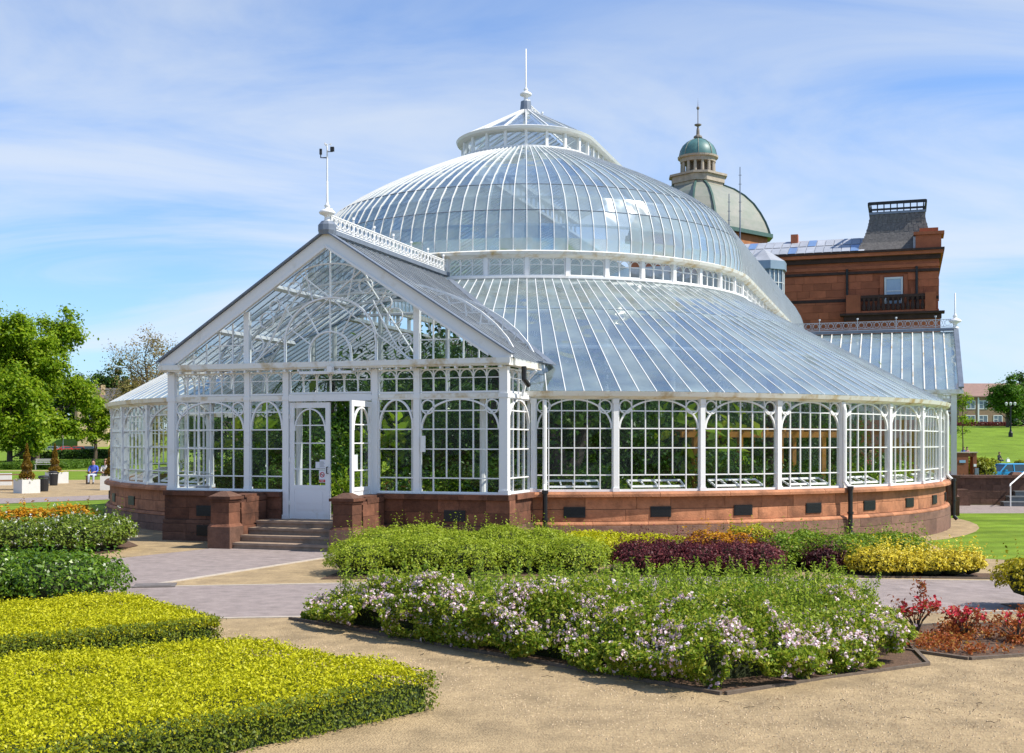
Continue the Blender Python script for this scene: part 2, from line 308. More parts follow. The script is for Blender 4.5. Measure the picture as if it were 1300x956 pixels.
sheet('path', [(-70, 5.6), (-9, 14.2), (5.06, 15.75), (70, 22), (70, 27.5), (6.5, 19.75), (-3.06, 18.35), (-9.9, 17.4), (-70, 9.2)], .008, tarm)
sheet('path', [(-9.95, 17.42), (-5.69, 18.02), (-3.3, 23.1), (-3.0, 24.8), (-6.4, 25.2), (-6.3, 24.5), (-7.53, 22.36)], .012, tarm)
def kerb(name, pts, w=.09, zo=.02):
    m = MB()
    m.sweep([(x, y, g(x, y) + zo - .03) for x, y in pts], w, .07, (0, 0, 1)); return m.build(name, kerbm, kind='structure')
x_, y_ = G(197, 744.5); dc = MB().rbox((x_, y_, .008), (.62, .46, .02), R_(12)); dc.rbox((x_, y_, .012), (.5, .34, .022), R_(12)).build('drain_cover', mat('drain_cover_iron', (.16, .14, .13), .7, .2, 8), kind='structure')
kerb('kerb', [(-9, 14.17), (-2.6, 14.9), (3, 15.5), (5.06, 15.72), (30, 18.1)], .07, .012)
kerb('kerb', [(-5.69, 18.02), (-3.3, 23.1)], .08, .016)
kerb('kerb', [(-5.69, 17.99), (-3.06, 18.38), (3, 19.25), (6.5, 19.78), (11, 20.35), (30, 22.7)], .07, .012)
sheet('gravel', [(-70, 35), (-18.7, 43.0), (-10, 52), (-10, 74), (-70, 60)], .004, gravelm)
sheet('path', [(-70, 28.9), (-18.6, 42.6), (-12, 50), (-12, 56), (-19.6, 47), (-70, 33.5)], .008, tarm)
sheet('gravel', [(-140, 88), (-10, 93), (-10, 96), (-140, 91)], .004, gravelm)
sheet('path', [(14.5, 40.5), (40, 41.5), (40, 46), (14.5, 46)], .004, tarm)
def board(name, a, b, h=.035, w=.04, label=None):
    m = MB(); a = Vector((*a, 0)); b = Vector((*b, 0)); a.z = g(a.x, a.y) + h / 2 - .02; b.z = g(b.x, b.y) + h / 2 - .02
    return m.beam(a, b, w, h + .04, (0, 0, 1)).build(name, timber)

# ------------------------------------------------------------------ the glasshouse (local frame: -Y towards the porch, centre of the apse at the origin)
GH = thing('glasshouse', 'large white domed glasshouse on a red sandstone plinth with a gabled glass porch', 'glasshouse', (CX, CY, 0), -TH)
R0 = 12.9; SILL = 1.14; EAVE = 3.20
RE, ZE = 13.08, 3.34            # foot of the lower roof
RC, ZC = 7.12, 6.66             # head of the lower roof
def pol(r, a, z=0): return (r * sin(a), -r * cos(a), z)
def cone_z(r): return ZE + (RE - r) * (ZC - ZE) / (RE - RC)
POSTS = sorted([R_(26.6 + 9 * k) for k in range(8)] + [-R_(31.3 + 9 * k) for k in range(7)])
HALF = R_(90)
PA0, PA1 = -R_(18.5), R_(18.5)
TEND = 24.0                     # the nave runs back to here
# plinth: a backing wall of mortar with every stone proud of it
def plinth_ring(r0, r1, z0, z1, mt, name, a0, a1, kind=None):
    n = max(2, int(abs(a1 - a0) / R_(3))); m = MB()
    m.lathe([(r0, z0), (r1, z0), (r1, z1), (r0, z1), (r0, z0)], n, a0=a0, a1=a1)
    return m.build(name, mt, GH, kind=kind)
plinth_ring(12.2, 12.955, -.5, 1.02, mortar, 'plinth_wall', R_(17), R_(90)); plinth_ring(12.2, 12.955, -.5, 1.02, mortar, 'plinth_wall', -R_(90), -R_(17))
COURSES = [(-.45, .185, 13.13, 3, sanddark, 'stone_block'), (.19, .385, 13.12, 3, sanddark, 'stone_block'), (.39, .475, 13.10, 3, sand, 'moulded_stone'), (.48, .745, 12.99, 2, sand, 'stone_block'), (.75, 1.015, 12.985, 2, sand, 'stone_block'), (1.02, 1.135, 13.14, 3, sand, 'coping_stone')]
def curved_block(r0, r1, z0, z1, w, chamf=0):
    m = MB(); n = 3; j = .0045 / 13
    prof = [(r0, z0), (r1, z0), (r1, z1 - chamf), (r1 - chamf, z1), (r0, z1)]
    i0 = 0
    for k in range(n + 1):
        a = -w / 2 + j + (w - 2 * j) * k / n
        m.v += [pol(r, a, z) for r, z in prof]
    q = len(prof)
    for k in range(n):
        for i in range(q): m.f.append((k * q + i, (k + 1) * q + i, (k + 1) * q + (i + 1) % q, k * q + (i + 1) % q)); m.m.append(0)
    m.f.append(tuple(range(q))); m.f.append(tuple(n * q + i for i in reversed(range(q)))); m.m += [0, 0]
    return m
SUNNY = []
for ci, (z0, z1, r1, kk, mt, nm) in enumerate(COURSES):
    for (a0, a1) in ((R_(18.2), R_(90)), (-R_(90), -R_(18.2))):
        step = R_(4.7) if ci not in (2, 5) else R_(6.5); proto = {}
        a = a0; i = 0
        while a < a1 - 1e-4:
            w = step * (1 + .28 * math.sin(i * 2.3 + ci * 1.7)); w = min(w, a1 - a)
            if a1 - a - w < step * .4: w = a1 - a
            key = round(w, 5)
            if key not in proto: proto[key] = curved_block(12.8, r1, z0 + .0025, z1 - .0025, w, .05 if ci in (2, 5) else .006)
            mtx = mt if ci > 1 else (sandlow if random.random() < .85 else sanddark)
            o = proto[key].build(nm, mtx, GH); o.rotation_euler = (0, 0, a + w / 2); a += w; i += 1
# straight nave plinth, right and left
for sx in (1, -1):
    MB().box(min(sx * 12.3, sx * 13.05), max(sx * 12.3, sx * 13.05), 0, TEND, -.5, 1.13).build('plinth_wall', sanddark, GH)
# ventilation grilles in the plinth, one below each bay
vm = MB().box(-.24, .24, -13.01, -12.9, .565, .80)
for k in range(7): vm.box(-.22, .22, -13.02, -13.012, .58 + k * .031, .592 + k * .031)
vp = None
for a in [POSTS[i] + R_(4.5) for i in range(len(POSTS) - 1) if abs(POSTS[i + 1] - POSTS[i]) < R_(12)] + [R_(22.5)]:
    if vp is None: vp = vm.build('vent_grille', iron, GH); vp.rotation_euler = (0, 0, a)
    else: dup(vp, rz=a)

# glazed bays: posts, window frames with their bars, arch and spandrel rings, panes, hopper lights
WROWS = [1.18, 1.50, 2.10, 2.53, 2.92, 3.17]
PANES = [0]
def window(parent, A, B, name='window', rows=WROWS, cols=6, arch=True, rings=True, n=None, top=None, single=True, skip_bottom=True, inner=True, lbl=None, glass=None, springs=1):
    """window frame between the plan points A and B with bars; panes are children of the frame"""
    A = Vector((A[0], A[1], 0)); B = Vector((B[0], B[1], 0)); w = (B - A).length; u = (B - A) / w; nn = Vector(n) if n else Vector((u.y, -u.x, 0))
    P = lambda x, z, o=0: A + u * x + Vector((0, 0, z)) + nn * o
    m = MB(); z0, z1 = rows[0], rows[-1]
    m.beam(P(-.01, z0 - .02, 0), P(w + .01, z0 - .02, 0), .05, .09, nn); m.beam(P(-.01, z1 + .02), P(w + .01, z1 + .02), .04, .07, nn)
    m.beam(P(.012, z0), P(.012, z1), .024, .06, nn); m.beam(P(w - .012, z0), P(w - .012, z1), .024, .06, nn)
    for r in rows[1:-1]: m.beam(P(.03, r, 0), P(w - .03, r, 0), .026, .034, nn)
    for c in range(1, cols):
        x = w * c / cols; lo = rows[1] if (skip_bottom and cols > 3 and c % 2 == 0) else z0
        m.beam(P(x, lo), P(x, z1), .022, .042, nn)
    if arch:
        zs = rows[-2 - springs] if len(rows) > 2 + springs else z0; hw = w / 2 - .03; h = z1 - zs
        pts = [P(w / 2 - hw * cos(pi * k / 20), zs + h * sin(pi * k / 20), .004) for k in range(21)]
        m.sweep(pts, .036, .06, nn)
    if rings:
        for cxr in (.175, w - .175):
            m.sweep([P(cxr + .145 * cos(2 * pi * k / 16), z1 - .16 + .145 * sin(2 * pi * k / 16), .006) for k in range(16)], .026, .056, nn, closed=True)
    fr = m.build(name, white, parent)
    if lbl: fr['label'] = lbl
    gm_ = MB(); gl = glass or wglass
    for r in range(len(rows) - 1):
        cs = [w * c / cols for c in range(cols + 1)]
        if r == 0 and skip_bottom and cols > 3: cs = [c for i, c in enumerate(cs) if i % 2 == 1 or i in (0, cols)]
        for c in range(len(cs) - 1):
            q = (P(cs[c], rows[r], -.003), P(cs[c + 1], rows[r], -.003), P(cs[c + 1], rows[r + 1], -.003), P(cs[c], rows[r + 1], -.003))
            if single and PANES[0] < 300: MB().quad(*q).build('pane', gl, fr); PANES[0] += 1
            else: gm_.quad(*q)
    if gm_.v: gm_.build('glazing', gl, fr, kind='stuff')
    return fr
def hopper(A, B, k=1):
    """white bottom hopper light tipped inwards above the sill"""
    A = Vector((A[0], A[1], 0)); B = Vector((B[0], B[1], 0)); u = (B - A).normalized(); w = (B - A).length; nn = Vector((u.y, -u.x, 0))
    a = A + u * w * .17; b = A + u * w * .83; m = MB(); zi, zo = 1.36, 1.24
    ia, ib = a - nn * .06 + Vector((0, 0, zo)), b - nn * .06 + Vector((0, 0, zo)); oa, ob = a - nn * .36 + Vector((0, 0, zi)), b - nn * .36 + Vector((0, 0, zi)); up = Vector((0, 0, 1)) - nn * .3
    for p, q in ((ia, ib), (oa, ob)): m.beam(p, q, .04, .045, up)
    for f in (0, .25, .5, .75, 1): m.beam(ia.lerp(ib, f), oa.lerp(ob, f), .03, .04, up)
    return m.build('hopper_light', white, GH)
post = MB(); post.box(-.056, .056, -12.99, -12.84, 1.135, 3.19); post.box(-.075, .075, -13.01, -12.82, 1.135, 1.22).box(-.07, .07, -13.005, -12.825, 3.08, 3.19)
pp = None
for a in POSTS + [PA1, PA0]:
    if pp is None: pp = post.build('post', white, GH); pp.rotation_euler = (0, 0, a)
    else: dup(pp, rz=a)
seq = sorted(POSTS + [PA1, PA0] + [HALF, -HALF]); 
bays = []
for i in range(len(seq) - 1):
    a, b = seq[i], seq[i + 1]
    if a == PA0: continue
    A = pol(12.915, a + .0044); B = pol(12.915, b - .0044); w = (Vector(A) - Vector(B)).length
    bays.append((a, b, A, B, w))
def bay(a, b, A, B, w, single):
    window(GH, A, B, cols=6 if w > 1.6 else (4 if w > 1.0 else 2), rings=w > 1.0, single=single)
    if w > 1.2: hopper(A, B)
for q in bays:
    if q[0] > 0: bay(*q, single=q[0] < R_(70))
# gutter, eaves bracket ring and straight nave eaves
gut = MB(); prof = [(12.80, 3.19), (12.98, 3.19), (13.02, 3.22), (13.10, 3.24), (13.14, 3.34), (13.06, 3.345), (12.80, 3.345)]
gut.lathe(prof + [prof[0]], 60, a0=-HALF, a1=HALF)
gut.build('eaves_gutter', rusty, GH)
for sx in (1, -1):
    MB().hexa([(sx * r, 0, z) for r, z in prof], [(sx * r, TEND, z) for r, z in prof]).build('eaves_gutter', rusty, GH)
# lower roof: glazing bars and panes
lb = MB(); n_out = (0, -(ZC - ZE), RE - RC)
lb.beam((0, -RE + .02, ZE + .012), (0, -RC, ZC + .012), .019, .022, n_out)
NS = 100; dst = pi / NS; lbo = None
valley = lambda a: (-R_(18.3) < a < R_(18.3))
PORCH_Z = lambda p: 6.70 - .648 * abs(p)
def hidden_by_porch(r, a):
    x, y, _ = pol(r, a); return abs(x) < 4.4 and PORCH_Z(x) > cone_z(r) + .0
def clip_r(a):
    """lowest radius from the eaves at which the lower roof is clear of the porch roof"""
    r = RE
    while r > RC and hidden_by_porch(r, a): r -= .03
    return r
for k in range(NS + 1):
    a = -HALF + k * dst; rr = clip_r(a)
    if rr >= RE - .01:
        if lbo is None: lbo = lb.build('glazing_bar', barw, GH); lbo.rotation_euler = (0, 0, a)
        else: dup(lbo, rz=a)
    elif rr > RC + .1:
        o = MB().beam((0, -rr, cone_z(rr) + .012), (0, -RC, ZC + .012), .019, .022, n_out).build('glazing_bar', barw, GH); o.rotation_euler = (0, 0, a)
SPL = [RE - .02, 9.0, RC]; protos = {}
for k in range(NS):
    a = -HALF + (k + .5) * dst; rr = min(clip_r(a - dst / 2), clip_r(a + dst / 2)) if valley(a) else RE - .02
    rr = min(rr, RE - .02)
    for j in range(2):
        ro, ri = min(SPL[j], rr + .35 if rr < RE - .03 else rr), SPL[j + 1]
        if ro <= ri + .05: continue
        def pane():
            p = [pol(ro, -dst / 2, cone_z(ro)), pol(ro, dst / 2, cone_z(ro)), pol(ri, dst / 2, cone_z(ri)), pol(ri, -dst / 2, cone_z(ri))]
            # lapped sheets: the upper sheet rides a little over the lower
            dz = .012 * j; return MB().quad(*[(x, y, z + dz) for x, y, z in p])
        key = (j, round(ro, 3))
        if key not in protos: protos[key] = pane().build('roof_pane', rglass, GH); protos[key].rotation_euler = (0, 0, a)
        else: dup(protos[key], rz=a)
for rl in (10.9, 9.0, 8.0):     # purlins below the glass show as faint level lines
    m = MB(); m.lathe([(rl + .05, cone_z(rl) - .10), (rl + .05, cone_z(rl) - .04), (rl - .05, cone_z(rl) - .02), (rl - .05, cone_z(rl) - .10), (rl + .05, cone_z(rl) - .10)], 60, a0=-HALF if rl < 9.5 else PA1 + .05, a1=HALF); m.build('purlin', white, GH)
# clerestory between the two roofs
CZ0, CZ1 = 6.70, 7.24
m = MB(); m.lathe([(6.9, 6.60), (7.20, 6.60), (7.24, 6.645), (7.24, 6.70), (7.06, 6.73), (6.9, 6.73), (6.9, 6.60)], 60, a0=-HALF, a1=HALF); m.build('clerestory_sill', white, GH)
m = MB(); cprof = [(6.9, 7.22), (7.10, 7.22), (7.16, 7.26), (7.24, 7.28), (7.27, 7.36), (7.18, 7.40), (6.9, 7.40), (6.9, 7.22)]; m.lathe(cprof, 60, a0=-HALF, a1=HALF); m.build('cornice_gutter', rusty, GH)
cp = MB().box(-.055, .055, -7.09, -6.97, 6.72, 7.23); cpo = None
for k in range(21):
    a = -HALF + k * R_(9)
    if cpo is None: cpo = cp.build('clerestory_post', white, GH); cpo.rotation_euler = (0, 0, a)
    else: dup(cpo, rz=a)
def small_lights(parent, A, B, z0, z1, n=3, name='clerestory_window', single=True, bar=True, nn=None, glass=None):
    A = Vector((*A[:2], 0)); B = Vector((*B[:2], 0)); w = (B - A).length; u = (B - A) / w; nv = Vector(nn) if nn else Vector((u.y, -u.x, 0)); P = lambda x, z, o=0: A + u * x + Vector((0, 0, z)) + nv * o
    m = MB(); m.beam(P(0, z0), P(w, z0), .04, .05, nv); m.beam(P(0, z1), P(w, z1), .03, .05, nv); zb = z0 + (z1 - z0) * .62
    if bar: m.beam(P(0, zb), P(w, zb), .02, .03, nv)
    lw = w / n
    for i in range(n + 1): m.beam(P(min(max(lw * i, .012), w - .012), z0), P(min(max(lw * i, .012), w - .012), z1), .024, .04, nv)
    for i in range(n):
        rr = lw / 2 - .015; zs = max(z1 - rr * 1.1, zb)
        m.sweep([P(lw * (i + .5) - rr * cos(pi * k / 8), zs + (z1 - .01 - zs) * sin(pi * k / 8), .003) for k in range(9)], .018, .036, nv)
    fr = m.build(name, white, parent)
    gg = MB()
    for i in range(n):
        q = (P(lw * i, z0, -.004), P(lw * (i + 1), z0, -.004), P(lw * (i + 1), z1, -.004), P(lw * i, z1, -.004))
        if single and PANES[0] < 300: MB().quad(*q).build('pane', glass or wglass, fr); PANES[0] += 1
        else: gg.quad(*q)
    if gg.v: gg.build('glazing', glass or wglass, fr, kind='stuff')
    return fr
# upper dome
DPROF = [(7.04, 7.39), (7.06, 7.75), (7.0, 8.15), (6.86, 8.55), (6.62, 8.98), (6.25, 9.38), (5.7, 9.76), (5.0, 10.16), (4.2, 10.56), (3.3, 10.96), (2.08, 11.47)]
def dnorm(prof): 
    r = []
    for i in range(len(prof)):
        a = prof[max(i - 1, 0)]; b = prof[min(i + 1, len(prof) - 1)]; dr, dz = b[0] - a[0], b[1] - a[1]; r.append(Vector((0, -dz, -dr)))
    return r
rib = MB(); rib.sweep([(0, -r - .01, z + .008) for r, z in DPROF], .021, .026, dnorm(DPROF)); ribo = None
for k in range(61):
    a = -HALF + k * R_(3)
    if ribo is None: ribo = rib.build('dome_rib', barw, GH); ribo.rotation_euler = (0, 0, a)
    else: dup(ribo, rz=a)
wide = MB(); wide.sweep([(0, -r + .06, z - .05) for r, z in DPROF], .09, .06, dnorm(DPROF)); wo = None
for k in range(10):
    a = -HALF + R_(9) + k * R_(18)
    if wo is None: wo = wide.build('main_rib', white, GH); wo.rotation_euler = (0, 0, a)
    else: dup(wo, rz=a)
ROWS = [(0, 3), (3, 5), (5, 8), (8, 10)]; protos = {}
for k in range(60):
    a = -HALF + (k + .5) * R_(3)
    for j, (i0, i1) in enumerate(ROWS):
        if j not in protos:
            m = MB()
            for i in range(i0, i1):
                (r, z), (r2, z2) = DPROF[i], DPROF[i + 1]; m.quad(pol(r, -R_(1.5), z), pol(r, R_(1.5), z), pol(r2, R_(1.5), z2), pol(r2, -R_(1.5), z2))
            protos[j] = m.build('dome_pane', rglass, GH); protos[j].rotation_euler = (0, 0, a)
        else: dup(protos[j], rz=a)
for i in (3, 5):                # lead-capped level joints with small clips
    r, z = DPROF[i]; m = MB(); m.lathe([(r + .005, z - .012), (r + .018, z), (r + .002, z + .014), (r - .02, z), (r + .005, z - .012)], 60, a0=-HALF, a1=HALF)
    m.build('joint_strip', lead, GH)
for i in (2, 4, 6, 8):
    r, z = DPROF[i]; m = MB(); m.lathe([(r - .12, z - .05), (r - .06, z - .05), (r - .06, z + .01), (r - .12, z + .01), (r - .12, z - .05)], 60, a0=-HALF, a1=HALF); m.build('hoop', white, GH)
# straight nave behind the apse
for sx in (1, -1):
    m = MB(); mg = MB()
    for k in range(int(TEND / .40) + 1):
        y = k * .40; m.beam((sx * (RE - .02), y, ZE + .012), (sx * RC, y, ZC + .012), .03, .05, (sx * (ZC - ZE), 0, RE - RC))
    mg.quad((sx * RE, 0, ZE), (sx * RE, TEND, ZE), (sx * RC, TEND, ZC), (sx * RC, 0, ZC))
    mg.build('nave_roof_glazing', rglass, GH); m.build('nave_glazing_bars', white, GH, kind='stuff')
    m = MB(); mg = MB(); nr = [Vector((sx * (-v.y), 0, v.z)) for v in dnorm(DPROF)]
    for k in range(int(TEND / .37) + 1): m.sweep([(sx * (r + .01), k * .37, z + .008) for r, z in DPROF], .032, .055, nr)
    for i in range(len(DPROF) - 1):
        (r, z), (r2, z2) = DPROF[i], DPROF[i + 1]; mg.quad((sx * r, 0, z), (sx * r, TEND, z), (sx * r2, TEND, z2), (sx * r2, 0, z2))
    mg.build('nave_vault_glazing', rglass, GH); m.build('nave_vault_ribs', white, GH, kind='stuff')
    MB().hexa([(sx * r, 0, z) for r, z in cprof[:-1]], [(sx * r, TEND, z) for r, z in cprof[:-1]]).build('cornice_gutter', rusty, GH)
    MB().box(min(sx * 6.9, sx * 7.22), max(sx * 6.9, sx * 7.22), 0, TEND, 6.6, 6.71).build('clerestory_sill', white, GH)
    cs = MB()
    for k in range(int(TEND / 1.08)): cs.box(sx * 7.03 - .06, sx * 7.03 + .06, k * 1.08 + .02, k * 1.08 + .13, 6.715, 7.215)
    cs.build('clerestory_posts', white, GH, kind='stuff')
    for k in range(5): small_lights(GH, (sx * 7.03, k * 1.08 + .13) if sx > 0 else (sx * 7.03, k * 1.08 + 1.1), (sx * 7.03, k * 1.08 + 1.1) if sx > 0 else (sx * 7.03, k * 1.08 + .13), 6.73, 7.20, single=False)
m = MB(); e_ = [(-r, z) for r, z in DPROF] + [(r, z) for r, z in reversed(DPROF)]; m.quad(*[(x, TEND - .02, z) for x, z in e_]); m.quad((-RE, TEND - .02, ZE), (RE, TEND - .02, ZE), (RC, TEND - .02, ZC), (-RC, TEND - .02, ZC)); m.quad((-7.05, TEND - .02, ZC), (7.05, TEND - .02, ZC), (7.05, TEND - .02, 7.39), (-7.05, TEND - .02, 7.39))
m.build('nave_end_glazing', rglass, GH)
# lantern on the dome
LR, LZ0, LZ1 = 2.08, 11.46, 11.98
m = MB(); m.lathe([(1.9, 11.40), (2.16, 11.40), (2.16, 11.50), (1.9, 11.52), (1.9, 11.40)], 30, a0=-HALF, a1=HALF)
m.build('lantern_sill', white, GH)
lprof = [(1.9, 11.96), (2.14, 11.96), (2.26, 12.0), (2.30, 12.08), (2.2, 12.12), (1.9, 12.12)]
m = MB(); m.lathe(lprof + [lprof[0]], 30, a0=-HALF, a1=HALF); m.build('lantern_gutter', white, GH)
LP = MB().box(-.045, .045, -2.13, -2.04, 11.5, 11.97); lo = None
for k in range(11):
    a = -HALF + k * R_(18)
    if lo is None: lo = LP.build('lantern_post', white, GH); lo.rotation_euler = (0, 0, a)
    else: dup(lo, rz=a)
for k in range(10):
    a, b = -HALF + k * R_(18), -HALF + (k + 1) * R_(18); A, B = pol(2.085, a), pol(2.085, b)
    MB().quad((*A[:2], 11.5), (*B[:2], 11.5), (*B[:2], 11.97), (*A[:2], 11.97)).build('lantern_pane', wglass, GH)
    if k % 1 == 0: MB().beam(pol(2.0, a, 11.52), pol(2.0, b, 11.92), .03, .03, pol(1, (a + b) / 2)).build('lantern_brace', white, GH)
lr = MB().beam((0, -2.2, 12.10), (0, -.2, 13.14), .03, .05, (0, -1.04, 2)); lo = None
for k in range(11):
    a = -HALF + k * R_(18)
    if lo is None: lo = lr.build('lantern_bar', white, GH); lo.rotation_euler = (0, 0, a)
    else: dup(lo, rz=a)
lp = MB().quad(pol(2.2, -R_(9), 12.09), pol(2.2, R_(9), 12.09), pol(.2, R_(9), 13.13), pol(.2, -R_(9), 13.13)); lo = None
for k in range(10):
    a = -HALF + (k + .5) * R_(18)
    if lo is None: lo = lp.build('lantern_roof_pane', pglass, GH); lo.rotation_euler = (0, 0, a)
    else: dup(lo, rz=a)
LEN = 14.0
for sx in (1, -1):
    MB().hexa([(sx * r, 0, z) for r, z in lprof], [(sx * r, LEN, z) for r, z in lprof]).build('lantern_gutter', white, GH)
    MB().box(min(sx * 1.95, sx * 2.15), max(sx * 1.95, sx * 2.15), 0, LEN, 11.40, 11.5).build('lantern_sill', white, GH)
    m = MB(); mb = MB()
    for k in range(int(LEN / .65) + 1): m.box(sx * 2.085 - .045, sx * 2.085 + .045, .65 * k - .04 + .05, .65 * k + .04 + .05, 11.5, 11.96)
    m.build('lantern_posts', white, GH, kind='stuff')
    for k in range(int(LEN / .4) + 1): mb.beam((sx * 2.2, .4 * k, 12.10), (sx * .1, .4 * k, 13.16), .03, .05, (sx * 1.04, 0, 2))
    mb.build('lantern_bars', white, GH, kind='stuff')
    MB().quad((sx * 2.085, 0, 11.5), (sx * 2.085, LEN, 11.5), (sx * 2.085, LEN, 11.97), (sx * 2.085, 0, 11.97)).build('lantern_glazing', wglass, GH)
    MB().quad((sx * 2.2, 0, 12.09), (sx * 2.2, LEN, 12.09), (sx * .1, LEN, 13.15), (sx * .1, 0, 13.15)).build('lantern_roof_glazing', pglass, GH)
def cresting(name, a, b, h, unit, post_every=5, mt=None):
    """cast-iron ridge cresting: rails, lattice and rings, small finial posts"""
    a = Vector(a); b = Vector(b); w = (b - a).length; u = (b - a) / w; n = Vector((u.y, -u.x, 0)); P = lambda x, z: a + u * x + Vector((0, 0, z)); m = MB(); k = max(1, round(w / unit)); un = w / k
    m.beam(P(0, .025), P(w, .025), .028, .04, n); m.beam(P(0, h - .02), P(w, h - .02), .02, .03, n); m.beam(P(0, h * .22), P(w, h * .22), .012, .02, n)
    for i in range(k):
        x = un * i; c = x + un / 2; zc = h * .60; ra = min(un * .36, h * .26)
        m.sweep([P(c + ra * cos(2 * pi * q / 10), zc + ra * sin(2 * pi * q / 10)) for q in range(10)], .012, .022, n, closed=True)
        m.sweep([P(x + un * f / 6, h * .24 + (h * .70) * abs(math.sin(pi * f / 6)) ** .6) for f in range(7)], .011, .02, n)
        m.beam(P(x, h * .24), P(c, zc - ra), .010, .018, n); m.beam(P(x + un, h * .24), P(c, zc - ra), .010, .0175, n)
        m.beam(P(x, h * .92), P(x + un * .16, zc), .010, .017, n); m.beam(P(x + un, h * .92), P(x + un * .84, zc), .010, .0165, n)
        if i % post_every == 0:
            m.beam(P(x, 0), P(x, h * 1.2), .026, .035, n); m.rbox(tuple(P(x, h * 1.2)), (.055, .055, .055), .78)
    return m.build(name, mt or white, GH)
cresting('lantern_cresting', (0, .35, 13.16), (0, LEN, 13.16), .34, .3)
def finial(parent, x, y, z, s, spire, name='finial', neck=True):
    m = MB(); prof = [(.16, 0), (.17, .05), (.10, .09), (.09, .2), (.12, .24), (.26, .30), (.28, .36), (.2, .43), (.10, .46), (.07, .54), (.11, .57), (.06, .62), (.035, .72), (.03, spire / s), (.0, spire / s + .02)]
    return m.lathe([(r * s, z + h * s) for r, h in prof], 12, (x, y)).build(name, white, parent, smooth=True)
m = MB(); m.lathe([(.22, 13.08), (.2, 13.12), (.17, 13.46), (.0, 13.46)], 12); m.build('lantern_neck', lead, GH)
finial(GH, 0, 0, 13.45, .72, 1.75)
# ------- entrance porch
PY = -13.99; HP = 4.09; PG = 3.80
def wpost(x, y, s, z0, z1, name='post'):
    m = MB().box(x - s / 2, x + s / 2, y - s / 2, y + s / 2, z0, z1); m.box(x - s / 2 - .015, x + s / 2 + .015, y - s / 2 - .015, y + s / 2 + .015, z0, z0 + .09); m.box(x - s / 2 - .015, x + s / 2 + .015, y - s / 2 - .015, y + s / 2 + .015, 3.15, 3.24)
    return m.build(name, white, GH)
for x, s, z in ((-HP + .09, .18, SILL), (HP - .09, .18, SILL), (-2.05, .125, SILL), (2.05, .125, SILL), (-1.075, .135, .54), (1.075, .135, .54)): wpost(x, PY + .09, s, z, PG - .005)
yf = PY + .08
PROWS = [1.18, 1.47, 2.08, 2.5, 2.89, 3.13]
for A, B, c, rg in (((-HP + .18, yf), (-2.115, yf), 6, True), ((2.115, yf), (HP - .18, yf), 6, True), ((-1.985, yf), (-1.145, yf), 2, False), ((1.145, yf), (1.985, yf), 2, False)):
    window(GH, A, B, rows=PROWS, cols=c, rings=rg); small_lights(GH, A, B, 3.28, 3.76, 6 if c == 6 else 2, 'transom_light')
small_lights(GH, (-.99, yf), (.99, yf), 3.30, 3.76, 6, 'transom_light')
MB().box(-HP + .19, -1.165, PY + .03, PY + .14, 3.16, 3.25).build('transom_rail', rusty, GH); MB().box(1.165, HP - .19, PY + .03, PY + .14, 3.16, 3.25).build('transom_rail', rusty, GH)
MB().box(-.995, .995, PY + .02, PY + .16, 3.12, 3.27).build('door_head', white, GH)
MB().box(-HP - .02, -1.17, PY - .01, PY + .16, 1.135, 1.165).build('window_sill', white, GH); MB().box(1.17, HP + .02, PY - .01, PY + .16, 1.135, 1.165).build('window_sill', white, GH)
for sx in (1, -1):              # porch side walls
    A, B = (sx * (HP - .08), PY + .2), (sx * (HP - .08), -12.28)
    if sx < 0: A, B = B, A
    window(GH, A, B, rows=PROWS, cols=4, rings=False, single=False); small_lights(GH, A, B, 3.28, 3.76, 4, 'transom_light', single=False)
    MB().box(min(A[0] - .06, B[0] + .05), max(A[0] - .05, B[0] + .06), PY + .2, -12.28, 3.16, 3.25).build('transom_rail', white, GH)
# porch gutter and moulded eaves
MB().box(-HP - .09, HP + .09, PY - .16, PY + .10, 3.815, 3.955).box(-HP - .12, HP + .12, PY - .20, PY - .165, 3.85, 3.965).build('eaves_gutter', rusty, GH)
for sx in (1, -1): MB().box(min(sx * (HP - .1), sx * (HP + .14)), max(sx * (HP - .1), sx * (HP + .14)), PY + .105, -12.05, 3.815, 3.955).build('eaves_gutter', rusty, GH)
eb = MB().box(-.02, .02, PY - .16, PY - .02, 3.76, 3.812).build('eaves_bracket', white, GH); eb.location = (-HP + .1, 0, 0)
for k in range(1, 25): dup(eb, loc=(-HP + .1 + k * (2 * HP - .2) / 24, 0, 0))
# gable: bargeboards, tracery, glass
GA, GS = 6.70, .648
for sx in (1, -1):
    up = Vector((sx * GS, 0, 1)).normalized()
    y0, y1 = PY - .14, PY - .05
    pts = [(0, GA + .06), (sx * 4.22, GA + .06 - GS * 4.22), (sx * 4.22, 3.968), (sx * 3.83, 3.966), (0, GA - .27)]
    m = MB(); m.hexa([(x, y0, z) for x, z in pts], [(x, y1, z) for x, z in pts])
    off = .05; m.sweep([(0, y0 - .02, GA - .25), (sx * 3.74, y0 - .02, GA - .25 - GS * 3.74)], .05, .05, (0, 1, 0))
    m.build('bargeboard', white, GH)
    MB().sweep([(0, PY - .1, GA + .09), (sx * 4.24, PY - .1, GA + .09 - GS * 4.24)], .26, .03, up).build('verge_flashing', lead, GH)
m = MB(); yt = PY + .06; nv = (0, -1, 0); gz = 3.97
gtop = lambda x: GA - .25 - GS * abs(x)
P = lambda x, z, o=0: (x, yt - o, z)
for x, w in ((-2.05, .13), (2.05, .13)): m.beam(P(x, gz), P(x, gtop(x)), w, .12, nv)
